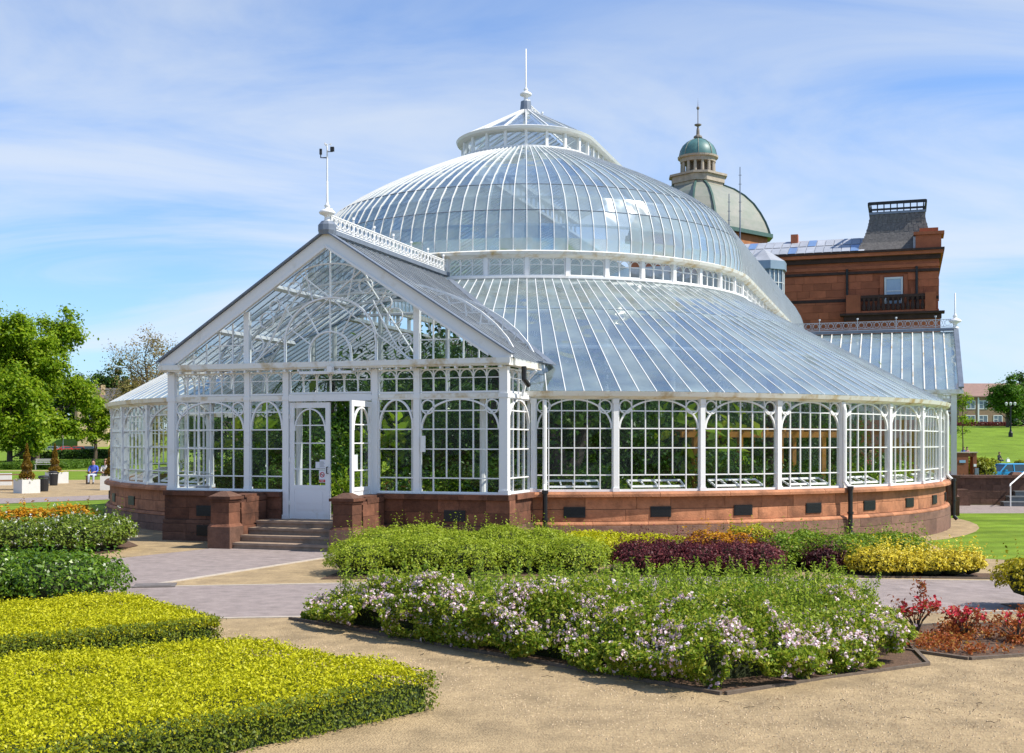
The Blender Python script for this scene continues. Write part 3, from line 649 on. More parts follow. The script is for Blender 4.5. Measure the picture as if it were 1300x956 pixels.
for hw, h, w in ((.5, .66, .034), (1.1, 1.40, .038)):
    m.sweep([P(-hw * cos(pi * k / 20), gz + (.3 * h) + .7 * h * sin(pi * k / 20), .01) for k in range(21)], w, .07, nv)
    for sx in (1, -1): m.beam(P(sx * hw, gz), P(sx * hw, gz + .3 * h), w, .068, nv)
for sx in (1, -1):              # intersecting gothic curves, spokes and rings
    m.sweep([P(sx * (-1.9 + 2.75 * sin(q)), gz + 2.0 * (1 - cos(q)) if False else gz + 2.05 * sin(q * .98), .0) for q in [k * R_(76) / 14 for k in range(15)]], .02, .05, nv)
    m.sweep([P(sx * (1.98 - .95 * k / 12), gz + 1.3 * (k / 12) ** 1.6, .004) for k in range(13)], .02, .05, nv)
    for an in (22, 55): m.beam(P(sx * .5 * cos(R_(an)), gz + .2 + .5 * sin(R_(an)), .005), P(sx * 1.1 * cos(R_(an)), gz + .42 + .98 * sin(R_(an)), .005), .018, .044, nv)
    for an in (35, 68): m.beam(P(sx * 1.1 * cos(R_(an)), gz + .42 + .98 * sin(R_(an)), .008), P(sx * 1.62 * cos(R_(an)), min(gz + .55 + 1.6 * sin(R_(an)), gtop(1.62 * cos(R_(an)))), .008), .018, .04, nv)
    for cx_, cz_, rr in ((1.55, .95, .17), (1.78, .42, .15), (.86, 1.62, .16), (1.35, 1.25, .12)):
        m.sweep([P(sx * cx_ + rr * cos(2 * pi * q / 14), gz + cz_ + rr * sin(2 * pi * q / 14), .012) for q in range(14)], .018, .045, nv, closed=True)
    for x in (2.42, 2.76, 3.10, 3.44): m.beam(P(sx * x, gz), P(sx * x, gtop(x)), .026, .04, nv)
    m.beam(P(sx * 2.1, gz + .42), P(sx * 3.02, gz + .42), .024, .034, nv)
m.sweep([P(-.9 * cos(pi * k / 16), gz + 1.72 + .42 * sin(pi * k / 16), .006) for k in range(17)], .028, .046, nv)
m.beam(P(0, gz), P(0, gtop(0)), .026, .036, nv)
m.build('gable_tracery', white, GH)
gp = [(-3.66, gz), (-2.05, gz), (-2.05, gtop(2.05)), ]; 
for a, b in ((-3.66, -2.76), (-2.76, -2.05), (-2.05, -1.1), (-1.1, 0), (0, 1.1), (1.1, 2.05), (2.05, 2.76), (2.76, 3.66)):
    MB().quad((a, yt + .01, gz), (b, yt + .01, gz), (b, yt + .01, gtop(b)), (a, yt + .01, gtop(a))).build('gable_pane', wglass, GH)
# porch roof: bars, panes, stopping on the lower roof at the valley
def rz_(x): return GA - GS * abs(x)
def pclip(y):
    x = 4.26
    while x > 0 and cone_z(math.hypot(x, y)) > rz_(x): x -= .02
    return x
ys = [PY - .02 + k * .29 for k in range(25)]
for sx in (1, -1):
    nv = (sx * GS, 0, 1)
    for i, y in enumerate(ys):
        if cone_z(min(abs(y), RE)) > GA or y > -7.2: break
        # the bar runs from the ridge to the eaves, or to the valley line
        x1 = pclip(y)
        if x1 < .3: continue
        MB().beam((0, y, GA + .018), (sx * x1, y, rz_(x1) + .018), .032, .018, nv).build('glazing_bar', MATS['porch_bar_paint'], GH)
        y2 = ys[i + 1]; x2 = pclip(y2)
        MB().quad((0, y, GA + .012), (sx * x1, y, rz_(x1) + .012), (sx * x2, y2, rz_(x2) + .012), (0, y2, GA + .012)).build('porch_roof_pane', pglass, GH)
    vp_ = [(sx * pclip(y), y, rz_(pclip(y)) + .05) for y in np.arange(-12.3, -7.3, .25)]
    MB().sweep(vp_, .16, .03, (0, 0, 1)).build('valley_flashing', lead, GH)
    for x in (1.45, 2.9): MB().beam((sx * x, PY + .1, rz_(x) - .09), (sx * x, -10.3, rz_(x) - .09), .10, .10, nv).build('purlin', white, GH)
MB().beam((0, PY - .1, GA + .10), (0, -7.0, GA + .10), .16, .1, (0, 0, 1)).build('ridge_cap', lead, GH)
cresting('ridge_cresting', (0, PY + .1, GA + .15), (0, -7.1, GA + .15), .34, .22)
MB().lathe([(.17, GA + .0), (.2, GA + .1), (.2, GA + .22), (.13, GA + .3), (0, GA + .3)], 10, (0, PY - .08)).build('finial_base', lead, GH)
fz = GA + .27
finial(GH, 0, PY - .08, fz, .64, .90)
for yy in (-12.4, -10.9):       # lattice trusses seen through the gable
    m = MB(); nv = (0, -1, 0); A = lambda q, r: (3.9 * r * cos(q), yy, 3.5 + 2.45 * r * sin(q))
    n = 22; o_ = [A(pi * k / n, 1) for k in range(n + 1)]; i_ = [A(pi * k / n, .88) for k in range(n + 1)]
    m.sweep(o_, .05, .06, nv); m.sweep(i_, .05, .06, nv)
    for k in range(n): m.beam(o_[k], i_[k + 1], .025, .03, nv); m.beam(i_[k], o_[k + 1], .025, .034, nv)
    m.build('lattice_truss', white, GH)
m = MB()
for sx in (1, -1): m.tube([(sx * 2.0, PY + .3, 3.95), (sx * .75, PY + .3, 5.75)], .02, 6)
m.build('tie_rod', white, GH)
# porch plinth, landing, steps and pedestals
def wall_blocks(x0, x1, y, zs, d, mt, face=-1, name='stone_block', L_=.62):
    for ci, (z0, z1, pr) in enumerate(zs):
        x = x0; i = ci
        while x < x1 - .01:
            w = min(L_ * (1 + .3 * math.sin(i * 2.1 + ci)), x1 - x); w = x1 - x if x1 - x - w < .2 else w
            MB().box(x + .003, x + w - .003, y - pr, y + d, z0 + .003, z1 - .003).build(name, mt[ci], GH); x += w; i += 1
ZC_ = [(-.45, .2, .12), (.2, .39, .115), (.39, .48, .10), (.48, .75, .035), (.75, 1.02, .03), (1.02, 1.132, .10)]
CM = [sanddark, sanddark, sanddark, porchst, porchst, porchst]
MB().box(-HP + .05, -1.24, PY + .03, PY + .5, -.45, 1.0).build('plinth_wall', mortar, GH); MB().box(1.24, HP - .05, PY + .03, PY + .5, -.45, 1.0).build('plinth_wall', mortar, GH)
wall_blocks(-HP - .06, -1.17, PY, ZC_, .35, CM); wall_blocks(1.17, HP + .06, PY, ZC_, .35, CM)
for sx in (1, -1):
    for ci, (z0, z1, pr) in enumerate(ZC_):
        for y0, y1 in ((PY + .36, PY + .95), (PY + .955, -12.35)):
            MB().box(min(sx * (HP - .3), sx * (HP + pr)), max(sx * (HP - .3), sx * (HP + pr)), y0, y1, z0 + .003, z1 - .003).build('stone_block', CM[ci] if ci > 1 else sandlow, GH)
    o = MB().box(-.24, .24, -.02, .05, 0, .235); 
    for k in range(7): o.box(-.22, .22, -.03, -.021, .015 + k * .031, .027 + k * .031)
    o = o.build('vent_grille', iron, GH); o.location = (sx * 3.0 - .06, PY - .03, .565)
    if sx < 0: o = dup(o); o.location = (-3.0, PY - .115, .13)
MB().box(-1.16, 1.16, -13.2, -12.0, .3, .535).build('porch_floor', stepm, GH)
SX0, SX1 = -1.42, .88
for k in range(4):
    y0 = PY - .62 - .31 * (3 - k); z1 = .54 - .135 * (3 - k)
    MB().box(SX0 + .003 - .0 * k, SX1 - .003, y0 - .03, (y0 + .33 if k < 3 else PY + .75), z1 - .05, z1).box(SX0 + .003, SX1 - .003, y0, (y0 + .30 if k < 3 else PY + .7), z1 - .135 - (.3 if k == 0 else 0), z1 - .052).build('step', stepm, GH)
for x0, x1 in ((-1.95, -1.42), (.88, 1.41)):
    y0 = PY - 1.68; xc = (x0 + x1) / 2; w = x1 - x0; yc = y0 + w / 2
    MB().rbox((xc, yc, -.4), (w, w, .86)).build('pedestal_base', sandlow if x0 > 0 else sanddark, GH)  # right base takes lighter stone: sunlight put into the colour
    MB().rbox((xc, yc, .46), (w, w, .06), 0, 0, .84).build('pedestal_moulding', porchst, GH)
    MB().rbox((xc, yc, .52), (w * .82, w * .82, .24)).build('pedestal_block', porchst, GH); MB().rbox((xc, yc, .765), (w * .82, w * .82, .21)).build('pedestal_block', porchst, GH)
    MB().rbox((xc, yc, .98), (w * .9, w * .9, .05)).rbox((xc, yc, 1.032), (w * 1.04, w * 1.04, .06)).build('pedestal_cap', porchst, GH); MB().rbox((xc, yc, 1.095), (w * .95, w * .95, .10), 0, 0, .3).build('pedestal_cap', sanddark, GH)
    # cheek wall running back to the plinth, with a sloping scroll and rounded coping
    for z0, z1, q in ((-.4, .2, .0), (.205, .455, .0), (.46, .70, .04), (.705, .95, .045)):
        yb = y0 + w + .004
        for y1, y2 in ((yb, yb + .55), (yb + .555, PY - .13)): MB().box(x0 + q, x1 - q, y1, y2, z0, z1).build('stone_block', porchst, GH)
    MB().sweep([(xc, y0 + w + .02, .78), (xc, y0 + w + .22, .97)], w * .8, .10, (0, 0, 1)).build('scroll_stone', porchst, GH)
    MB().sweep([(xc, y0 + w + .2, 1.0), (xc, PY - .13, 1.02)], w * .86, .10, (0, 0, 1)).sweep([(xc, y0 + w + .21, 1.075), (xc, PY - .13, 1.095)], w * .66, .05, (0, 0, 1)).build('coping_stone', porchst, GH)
# doors
def door(x, y, rz, left, lbl):
    w, h = .985, 2.55; z0 = .545; m = MB(); s = .11
    m.box(0, s, -.025, .025, z0, z0 + h); m.box(w - s, w, -.025, .025, z0, z0 + h); m.box(s, w - s, -.024, .024, z0 + h - .12, z0 + h); m.box(s, w - s, -.024, .024, z0 + .66, z0 + .74)
    m.box(s, w - s, -.024, .024, z0, z0 + .13); m.box(s, w - s, -.012, .012, z0 + .13, z0 + .66); m.box(s + .07, w - s - .07, -.02, -.013, z0 + .20, z0 + .31).box(s + .07, w - s - .07, -.02, -.013, z0 + .33, z0 + .60)
    rows = [z0 + .74, z0 + 1.09, z0 + 1.66, z0 + 2.05, z0 + h - .12]
    for r in rows[1:-1]: m.box(s, w - s, -.013, .013, r - .012, r + .012)
    m.box(w / 2 - .013, w / 2 + .013, -.017, .017, rows[0], rows[-1])
    hw = (w - 2 * s) / 2 - .01; m.sweep([(w / 2 - hw * cos(pi * k / 14), -.002, rows[3] - .12 + (rows[4] - rows[3] + .10) * sin(pi * k / 14)) for k in range(15)], .03, .045, (0, -1, 0))
    o = m.build('door', white, GH); o.location = (x, y, 0); o.rotation_euler = (0, 0, rz); o['label'] = lbl
    for r in range(4):
        for a, b in ((s, w / 2), (w / 2, w - s)): MB().quad((a, 0, rows[r]), (b, 0, rows[r]), (b, 0, rows[r + 1]), (a, 0, rows[r + 1])).build('pane', wglass, o)
    for zz in (.35, 1.3, 2.25): MB().tube([(0, -.035, z0 + zz - .05), (0, -.035, z0 + zz + .05)], .018, 6).build('hinge', rusty, o)
    MB().tube([(w - .05, -.03, z0 + 1.0), (w - .05, -.08, z0 + 1.0), (w - .05, -.08, z0 + 1.14), (w - .05, -.03, z0 + 1.14)], .012, 6).build('handle', iron, o)
    return o, s, w, rows, z0
red = mat('notice_red', (.55, .03, .03), .5, .02); paper = mat('notice_paper', (.75, .77, .8), .5, .03); ink = mat('notice_ink', (.03, .03, .035), .6, .02)
d1, s, w, rows, z0 = door(-.995, PY + .09, 0, True, 'closed white half-glazed door leaf with notices on its glass')
m = MB(); xa = w - s - .005
m.box(xa - .155, xa, -.012, -.008, z0 + .80, z0 + 1.07, 0); m.box(xa - .15, xa - .005, -.014, -.0122, z0 + .81, z0 + .865, 1)
ring = [(xa - .078 + .05 * cos(2 * pi * k / 18), -.0135, z0 + .97 + .05 * sin(2 * pi * k / 18)) for k in range(18)]; m.sweep(ring, .016, .004, (0, -1, 0), 1, True); m.beam((xa - .112, -.0135, z0 + 1.004), (xa - .044, -.0135, z0 + .936), .013, .003, (0, -1, 0), 1)
m.box(xa - .115, xa - .04, -.0165, -.0152, z0 + .965, z0 + .975, 2)
for k in range(3): m.box(xa - .13 + .01 * k, xa - .03 - .008 * k, -.0158, -.0142, z0 + .855 - .014 * k - .004, z0 + .855 - .014 * k + .001, 0)
m.build('no_smoking_notice', [paper, red, ink], d1)
m = MB(); m.box(xa - .14, xa - .0, -.012, -.008, z0 + 1.11, z0 + 1.30, 0); m.box(xa - .24, xa - .145, -.012, -.008, z0 + 1.11, z0 + 1.25, 0)
for k in range(6): m.box(xa - .13, xa - .02 - .012 * (k % 3), -.0135, -.0122, z0 + 1.14 + k * .022, z0 + 1.146 + k * .022, 1)
m.build('paper_notice', [paper, ink], d1)
d2, s, w, rows, z0 = door(.995, PY + .03, -pi / 2, False, 'white door leaf standing open outwards, seen edge-on')
m = MB(); m.box(w - s - .25, w - s - .03, -.02, -.015, z0 + 1.1, z0 + 1.42); m.build('paper_notice', paper, d2)
m = MB().box(-.62, .62, PY - .20, PY - .02, 3.70, 3.76).box(.10, .22, PY - .30, PY - .18, 3.72, 3.85); m.build('door_closer_rail', white, GH)
MB().box(2.16, 2.26, PY - .02, PY + .02, 2.02, 2.36).build('letter_plate', white, GH)
# downpipes
def downpipe(a, r=13.16):
    c = pol(r, a); i = pol(12.98, a); o = MB().tube([pol(12.99, a, 3.14), pol(13.03, a, 3.0), pol(13.03, a, 1.3), pol(13.2, a, 1.1)], .05, 8).build('downpipe', white, GH)
    m = MB().tube([pol(13.2, a, 1.12), pol(13.2, a, .1)], .055, 8).tube([pol(13.2, a, 1.10), pol(13.2, a, 1.18)], .075, 8).tube([pol(13.2, a, .1), pol(13.3, a, .0)], .055, 8).tube([pol(13.2, a, .52), pol(13.2, a, .57)], .075, 8); m.build('drain_pipe', iron, GH)
for a in (R_(19.6), R_(53.6), R_(87.5), -R_(89)): downpipe(a)
c = (HP + .12, PY + .5)
MB().tube([(HP + .18, PY + .55, 3.82), (HP + .18, PY + .55, 3.55), (HP + .24, PY + .7, 3.42)], .055, 8).build('drain_pipe', iron, GH)
MB().sweep([(HP + .03, PY + .9, 3.2), (HP + .1, PY + .9, 3.5), (HP + .34, PY + .9, 3.75)], .05, .06, (0, 1, 0)).build('eaves_bracket', white, GH)
for q in bays:
    if q[0] < 0: bay(*q, single=False)
for k in range(20):
    a, b = -HALF + k * R_(9) + R_(.5), -HALF + (k + 1) * R_(9) - R_(.5); small_lights(GH, pol(7.03, a), pol(7.03, b), 6.74, 7.21, 3, single=False)
for a in (-13.5, -6.5, 6.5, 13.5): MB().tube([pol(12.75, R_(a), .3), pol(12.75, R_(a), 3.2)], .075, 8).build('inner_column', white, GH)
plinth_ring(12.65, 12.85, 3.2, 3.34, white, 'inner_beam', PA0, PA1)
# inside: columns below the clerestory, floor
ic = MB().tube([(0, -7.0, 0), (0, -7.0, 6.62)], .07, 8); io = None
for k in range(0, 21, 2):
    a = -HALF + k * R_(9)
    if io is None: io = ic.build('inner_column', white, GH); io.rotation_euler = (0, 0, a)
    else: dup(io, rz=a)
m = MB(); m.v = [pol(12.3, -HALF + pi * k / 40, .3) for k in range(41)] + [(12.3, TEND, .3), (-12.3, TEND, .3)]; m.f = [tuple(range(43))]; m.m = [0]
m.build('floor', pavem, GH)
MB().box(-4.0, 4.0, -13.6, -11.9, .28, .296).build('floor', pavem, GH)
# ------- transept on the right
T0, TR, TP = 5.03, 9.12, 13.48; TZE, TZR = 3.98, 6.30
m = MB(); m.box(12.6, TP + .10, T0 - .12, T0 + .35, -.6, .42); m.box(12.6, TP + .03, T0 - .04, T0 + .35, .42, 1.02).box(12.6, TP + .12, T0 - .12, T0 + .35, 1.02, 1.13)
m.box(TP - .3, TP + .10, T0 + .352, 2 * TR - T0, -.6, .42).box(TP - .3, TP + .03, T0 + .352, 2 * TR - T0, .42, 1.13); m.build('transept_plinth', sanddark, GH)
for x in (12.98, TP - .07): MB().box(x - .09, x + .09, T0, T0 + .18, 1.135, 3.85).build('post', white, GH)
for A, B in (((13.0, T0 + .08), (TP - .15, T0 + .08)), ((TP - .07, T0 + .2), (TP - .07, T0 + 2.2))):
    window(GH, A, B, rows=PROWS, cols=2, rings=False, single=False); small_lights(GH, A, B, 3.28, 3.80, 2, 'transom_light', single=False)
for sx, y0 in ((1, T0), (-1, 2 * TR - T0)):
    MB().box(12.5, TP + .22, min(y0 - sx * .22, y0 + sx * .12), max(y0 - sx * .22, y0 + sx * .12), 3.85, 3.99).build('eaves_gutter', rusty, GH)
sl = (TZR - TZE) / (TR - T0 + .2)
for k in range(20):
    x = TP + .08 - k * .36
    zn = cone_z(x) if x < RE else 0
    t1 = 0
    if x < RE:
        z = max(zn, TZE); t1 = min(1, (z - TZE) / (TZR - TZE))
    if t1 > .93: break
    ya, yb = T0 - .2 + (TR - T0 + .2) * t1, TR; za = TZE + (TZR - TZE) * t1
    MB().beam((x, ya, za + .02), (x, yb, TZR + .02), .035, .05, (0, -sl, 1)).build('glazing_bar', rusty, GH)
    x2 = x - .36; t2 = 0 if x2 >= RE else min(1, max(0, (cone_z(x2) - TZE) / (TZR - TZE))); ym = T0 - .2 + (TR - T0 + .2) * t2; zm = TZE + (TZR - TZE) * t2
    q = [(x, ya, za), (x, yb, TZR), (x2, yb, TZR), (x2, ym, zm)]
    MB().quad(*q).build('transept_roof_pane', rglass, GH)
MB().quad((TP + .08, 2 * TR - T0 + .2, TZE), (TP + .08, TR, TZR), (7, TR, TZR), (7, 2 * TR - T0 + .2, TZE)).build('transept_roof_glazing', rglass, GH)
m = MB(); m.hexa([(TP + .10, T0 - .25, TZE), (TP + .10, TR, TZR + .05), (TP + .10, 2 * TR - T0 + .25, TZE), (TP + .10, TR, TZR - .3)], [(TP + .2, T0 - .25, TZE), (TP + .2, TR, TZR + .05), (TP + .2, 2 * TR - T0 + .25, TZE), (TP + .2, TR, TZR - .3)]); m.build('bargeboard', white, GH)
MB().beam((TP + .15, T0 - .27, TZE + .07), (TP + .15, TR, TZR + .12), .16, .06, (0, -sl, 1)).build('verge_flashing', lead, GH)
MB().quad((TP, T0, 4.0), (TP, 2 * TR - T0, 4.0), (TP, TR, TZR - .1)).build('gable_glazing', wglass, GH)
MB().beam((7.2, TR, TZR + .07), (TP + .15, TR, TZR + .07), .16, .08, (0, 0, 1)).build('ridge_cap', lead, GH)
cresting('ridge_cresting', (7.4, TR, TZR + .11), (TP, TR, TZR + .11), .36, .28, 5, mat('grey_iron', (.50, .53, .56), .5, .1))
finial(GH, TP + .12, TR, TZR + .1, .8, 1.3)

# ------------------------------------------------------------------ the museum behind (same local axes)
slate = mat('slate', (.125, .115, .108), .6, .4, 9, .3, 30, rnd=.1); copper = mat('verdigris_copper', (.20, .23, .18), .42, .0, 1.2, col2=(.29, .28, .24), big=.1)
copper2 = mat('blue_green_copper', (.075, .17, .165), .45, .25, 2.2); palestone = mat('pale_stone', (.40, .34, .27), .85, .2, 3, .2, 12)
mstone = mat('museum_red_sandstone', (.37, .116, .054), .9, .18, 2.2, .25, 12, rnd=.16, big=.2); mdark = mat('sooty_sandstone', (.055, .032, .026), .95, .3, 3)
dglass = mat('window_glass', (.10, .15, .19), .08, .2, 1, spec=.8); leadl = mat('pale_lead_roof', (.36, .38, .42), .5, .15, 2, rnd=.12)
mwhite = mat('window_paint', (.62, .64, .64), .5, .05, 3)
MU = thing('museum', 'dark red sandstone museum wing with slate pavilion roof behind the glasshouse', 'museum', (CX, CY, 0), -TH)
MT = 30.0; MX1 = 13.55; MZ = 12.62
MB().box(-13.5, MX1, MT + .05, MT + 14, 0, MZ - .8).build('wall', mstone, MU)
blk = {}
z = 6.6; r = 0
while z < 11.75:
    h = .40; x = 3.0 + (r % 2) * .35; i = r
    while x < MX1 + .02:
        w = min(.85 + .35 * math.sin(i * 2.7 + r), MX1 + .04 - x)
        if w < .1: break
        if not (10.5 < x + w / 2 < 12.1 and 9.5 < z + .2 < 11.5):
            if round(w, 2) not in blk: blk[round(w, 2)] = MB().box(.006, w - .006, -.03, .06, .006, h - .006).build('stone_block', mstone, MU); blk[round(w, 2)].location = (x, MT, z)
            else: dup(blk[round(w, 2)], loc=(x, MT + .004 * math.sin(i * 5), z))
        x += w; i += 1
    z += h; r += 1
for z0, z1, pr, mt in ((MZ - .95, MZ - .78, .12, mstone), (MZ - .55, MZ - .30, .22, mdark), (MZ - .30, MZ - .12, .45, mstone), (MZ - .12, MZ, .55, mdark), (11.42, 11.56, .12, mdark), (9.92, 10.10, .045, mdark)):
    MB().box(2.6 if z0 > 9 or True else 0, MX1 + pr * .55, MT - pr, MT + 14.0, z0, z1 - .004).build('cornice' if z0 > 11 else 'string_course', mt, MU)
MB().box(2.6, MX1 + .05, MT - .04, MT + 14, MZ - .78, MZ - .55).build('frieze', mstone, MU)
for x in (8.85, 12.45): MB().tube([(x, MT - .12, 6.5), (x, MT - .12, 11.7)], .07, 6).build('drain_pipe', iron, MU)
# pavilion: projecting window bay with balustrade
MB().box(8.7, MX1 + .15, MT - .55, MT - .04, 8.85, 9.10).box(8.5, MX1 + .3, MT - .75, MT - .04, 9.105, 9.22).build('balcony_ledge', mdark, MU)
MB().box(8.8, MX1 + .1, MT - .35, MT - .035, 7.2, 8.845).build('frieze', mstone, MU)
fr = MB().box(10.80, 10.90, MT - .06, MT + .02, 9.75, 11.18).box(11.65, 11.75, MT - .06, MT + .02, 9.75, 11.18).box(10.905, 11.645, MT - .06, MT + .02, 11.08, 11.18).box(10.905, 11.645, MT - .055, MT + .015, 10.40, 10.46).build('window', mwhite, MU)
MB().quad((10.905, MT - .03, 9.75), (11.645, MT - .03, 9.75), (11.645, MT - .03, 11.08), (10.905, MT - .03, 11.08)).build('pane', mat('blue_blind', (.33, .43, .55), .3, .05, 1), fr)
for x in (10.56, 11.79): MB().box(x, x + .2, MT - .10, MT - .035, 9.73, 11.3).build('window_surround', mstone, MU)
MB().box(8.9, 13.3, MT - .66, MT - .48, 10.02, 10.17).build('balustrade_rail', mdark, MU); MB().box(8.9, 13.3, MT - .64, MT - .50, 9.225, 9.33).build('balustrade_rail', mstone, MU)
bal = MB().lathe([(.05, 0), (.09, .05), (.11, .2), (.06, .42), (.05, .5), (.085, .66), (.085, .69)], 8); bo = None
for k in range(13):
    x = 9.75 + k * .25
    if bo is None: bo = bal.build('baluster', mdark, MU); bo.location = (x, MT - .57, 9.33)
    else: dup(bo, loc=(x, MT - .57, 9.33))
for x, w_ in ((9.2, .75), (13.15, .55)): MB().rbox((x, MT - .57, 9.225), (w_, .3, .99)).build('balcony_pier', mstone, MU)
# roofs: glazed slope, chimney, mansard, corner block
m = MB(); m.quad((2.2, MT - .1, MZ + .02), (9.75, MT - .1, MZ + .02), (9.75, MT + 3.2, MZ + 1.3), (2.2, MT + 3.2, MZ + 1.3)); m.build('roof', leadl, MU)
for k in range(15):
    for j in range(2):
        x = 2.3 + k * .48; f0, f1 = (.04, .48) if j == 0 else (.52, .96)
        MB().quad((x, MT - .1 + 3.3 * f0, MZ + .06 + 1.28 * f0), (x + .44, MT - .1 + 3.3 * f0, MZ + .06 + 1.28 * f0), (x + .44, MT - .1 + 3.3 * f1, MZ + .06 + 1.28 * f1), (x, MT - .1 + 3.3 * f1, MZ + .06 + 1.28 * f1)).build('roof_panel', leadl if (k * 3 + j) % 7 else mat('blue_panel_%d' % k, (.15, .24, .42), .3, .1, 2), MU)
MB().box(5.6, 6.0, MT + 2.6, MT + 3.1, MZ + 1.0, MZ + 1.62).build('chimney', mstone, MU)
m = MB(); pr = [(2.15, 0), (1.85, .5), (1.64, 1.05), (1.50, 1.6), (1.42, 2.1)]; cx0, cy0 = 11.45, MT + 2.5
for i in range(len(pr) - 1):
    a, z0 = pr[i]; b, z1 = pr[i + 1]; q0 = [(-a, -a), (a, -a), (a, a), (-a, a)]; q1 = [(-b, -b), (b, -b), (b, b), (-b, b)]
    for j in range(4): m.quad(*[(cx0 + x, cy0 + y, MZ + .1 + zz) for (x, y), zz in ((q0[j], z0), (q0[(j + 1) % 4], z0), (q1[(j + 1) % 4], z1), (q1[j], z1))])
m.build('mansard_roof', slate, MU)
sm = MB().box(0, .19, -.02, .02, 0, .17)
so_ = None
for i in range(len(pr) - 1):
    a, z0 = pr[i]; b, z1 = pr[i + 1]; rows_ = 3
    for rr in range(rows_):
        f = (rr + .5) / rows_; half = a + (b - a) * f; zz = MZ + .1 + z0 + (z1 - z0) * rr / rows_; yy = cy0 - (a + (b - a) * f) - .02; tilt = math.atan2(a - b, z1 - z0)
        k = int(2 * half / .24)
        for c in range(k):
            x = cx0 - half + (2 * half) * (c + .06 * (rr % 2)) / k
            if so_ is None: so_ = MB().box(0, .22, -.015, .015, 0, .22).build('slate_tile', slate, MU); so_.location = (x, yy, zz); so_.rotation_euler = (-tilt, 0, 0)
            else:
                d = dup(so_, loc=(x, yy + .006 * math.sin(c * 3.1 + rr), zz)); d.rotation_euler = (-tilt, 0, 0)
MB().box(cx0 - 1.48, cx0 + 1.48, cy0 - 1.48, cy0 + 1.48, MZ + 2.2, MZ + 2.32).build('mansard_cap', lead, MU)
m = MB()
for a in np.linspace(-1.38, 1.38, 9):
    for b in (-1.38, 1.38): m.box(cx0 + a - .03, cx0 + a + .03, cy0 + b - .03, cy0 + b + .03, MZ + 2.32, MZ + 2.75).box(cx0 + b - .03, cx0 + b + .03, cy0 + a - .03, cy0 + a + .03, MZ + 2.323, MZ + 2.752)
for z0, z1, o_ in ((2.42, 2.52, 1.42), (2.72, 2.88, 1.50)):
    for b in (-1, 1): m.box(cx0 - o_, cx0 + o_, cy0 + b * o_ - .05, cy0 + b * o_ + .05, MZ + z0, MZ + z1).box(cx0 + b * o_ - .05, cx0 + b * o_ + .05, cy0 - o_ + .055, cy0 + o_ - .055, MZ + z0, MZ + z1 - .004)
m.build('roof_railing', iron, MU)
MB().box(12.4, MX1 + .15, MT - .1, MT + 1.4, MZ + .003, MZ + .75).box(12.3, MX1 + .3, MT - .2, MT + 1.5, MZ + .755, MZ + .92).box(12.6, MX1, MT + .1, MT + 1.2, MZ + .925, MZ + 1.15).build('parapet_block', mstone, MU)
MB().box(12.28, 12.395, MT, MT + 1, MZ + .01, MZ + .7).build('parapet_flashing', leadl, MU)
# glazed octagonal turret
tx, ty = 4.77, MT - 3.6
m = MB(); m.lathe([(1.22, 11.72), (0, 12.5)], 8, (tx, ty), ph=pi / 8); m.build('turret_roof', leadl, MU)
MB().lathe([(1.12, 11.25), (1.22, 11.28), (1.22, 11.72), (1.0, 11.73)], 8, (tx, ty), ph=pi / 8).build('turret_fascia', mat('blue_grey_metal', (.22, .30, .38), .4, .1, 2), MU)
MB().lathe([(1.06, 6), (1.06, 11.3)], 8, (tx, ty), ph=pi / 8).build('turret_glass', dglass, MU)
for k in range(8):
    m = MB(); a0, a1 = pi / 8 + k * pi / 4, pi / 8 + (k + 1) * pi / 4; A, B = Vector(pol(1.085, a0)), Vector(pol(1.085, a1)); o_ = Vector((tx, ty, 0)); nv = pol(1, (a0 + a1) / 2)
    for i in range(4): q = A.lerp(B, i / 3) + o_; m.beam((q.x, q.y, 6), (q.x, q.y, 11.25), .05, .05, nv)
    for zz in (8.6, 9.1, 9.6, 10.1, 10.6): m.beam((A + o_)[:2] + (zz,), (B + o_)[:2] + (zz,), .035, .04, nv)
    m.build('turret_window', mwhite, MU)
# dome
DM = thing('museum_dome', 'grey-green copper dome with colonnaded stone lantern rising above the red museum', 'dome', (CX, CY, 0), -TH)
dp = 0.0; 
dl = (12.64 - CX, 80.0 - CY); px_, ty_ = dl[0] * cos(TH) - dl[1] * sin(TH), dl[0] * sin(TH) + dl[1] * cos(TH)
sq = lambda h, c=.14, ph=R_(45 + 22.5 - 8): [(px_ + x * cos(ph) - y * sin(ph), ty_ + x * sin(ph) + y * cos(ph)) for x, y in ((-h, -h * (1 - 2 * c)), (-h * (1 - 2 * c), -h), (h * (1 - 2 * c), -h), (h, -h * (1 - 2 * c)), (h, h * (1 - 2 * c)), (h * (1 - 2 * c), h), (-h * (1 - 2 * c), h), (-h, h * (1 - 2 * c)))]
dpr = [(3.85, 16.2), (3.78, 16.5), (3.62, 17.0), (3.36, 17.6), (3.0, 18.25), (2.5, 18.85), (1.95, 19.3), (1.3, 19.65)]
m = MB()
for i in range(len(dpr) - 1):
    q0, q1 = sq(dpr[i][0]), sq(dpr[i + 1][0])
    for j in range(8): m.quad((*q0[j], dpr[i][1]), (*q0[(j + 1) % 8], dpr[i][1]), (*q1[(j + 1) % 8], dpr[i + 1][1]), (*q1[j], dpr[i + 1][1]))
m.build('dome_shell', copper, DM)
rm = mat('dark_green_copper', (.06, .12, .10), .5, .2, 3)
for j in range(8): MB().sweep([(*sq(h + .03)[j], z + .02) for h, z in dpr], .12, .12, [Vector((sq(1)[j][0] - px_, sq(1)[j][1] - ty_, .8))] * len(dpr)).build('dome_rib', rm, DM)
for (h0, z0) in ((2.9, 18.4), (3.3, 17.8)): pass
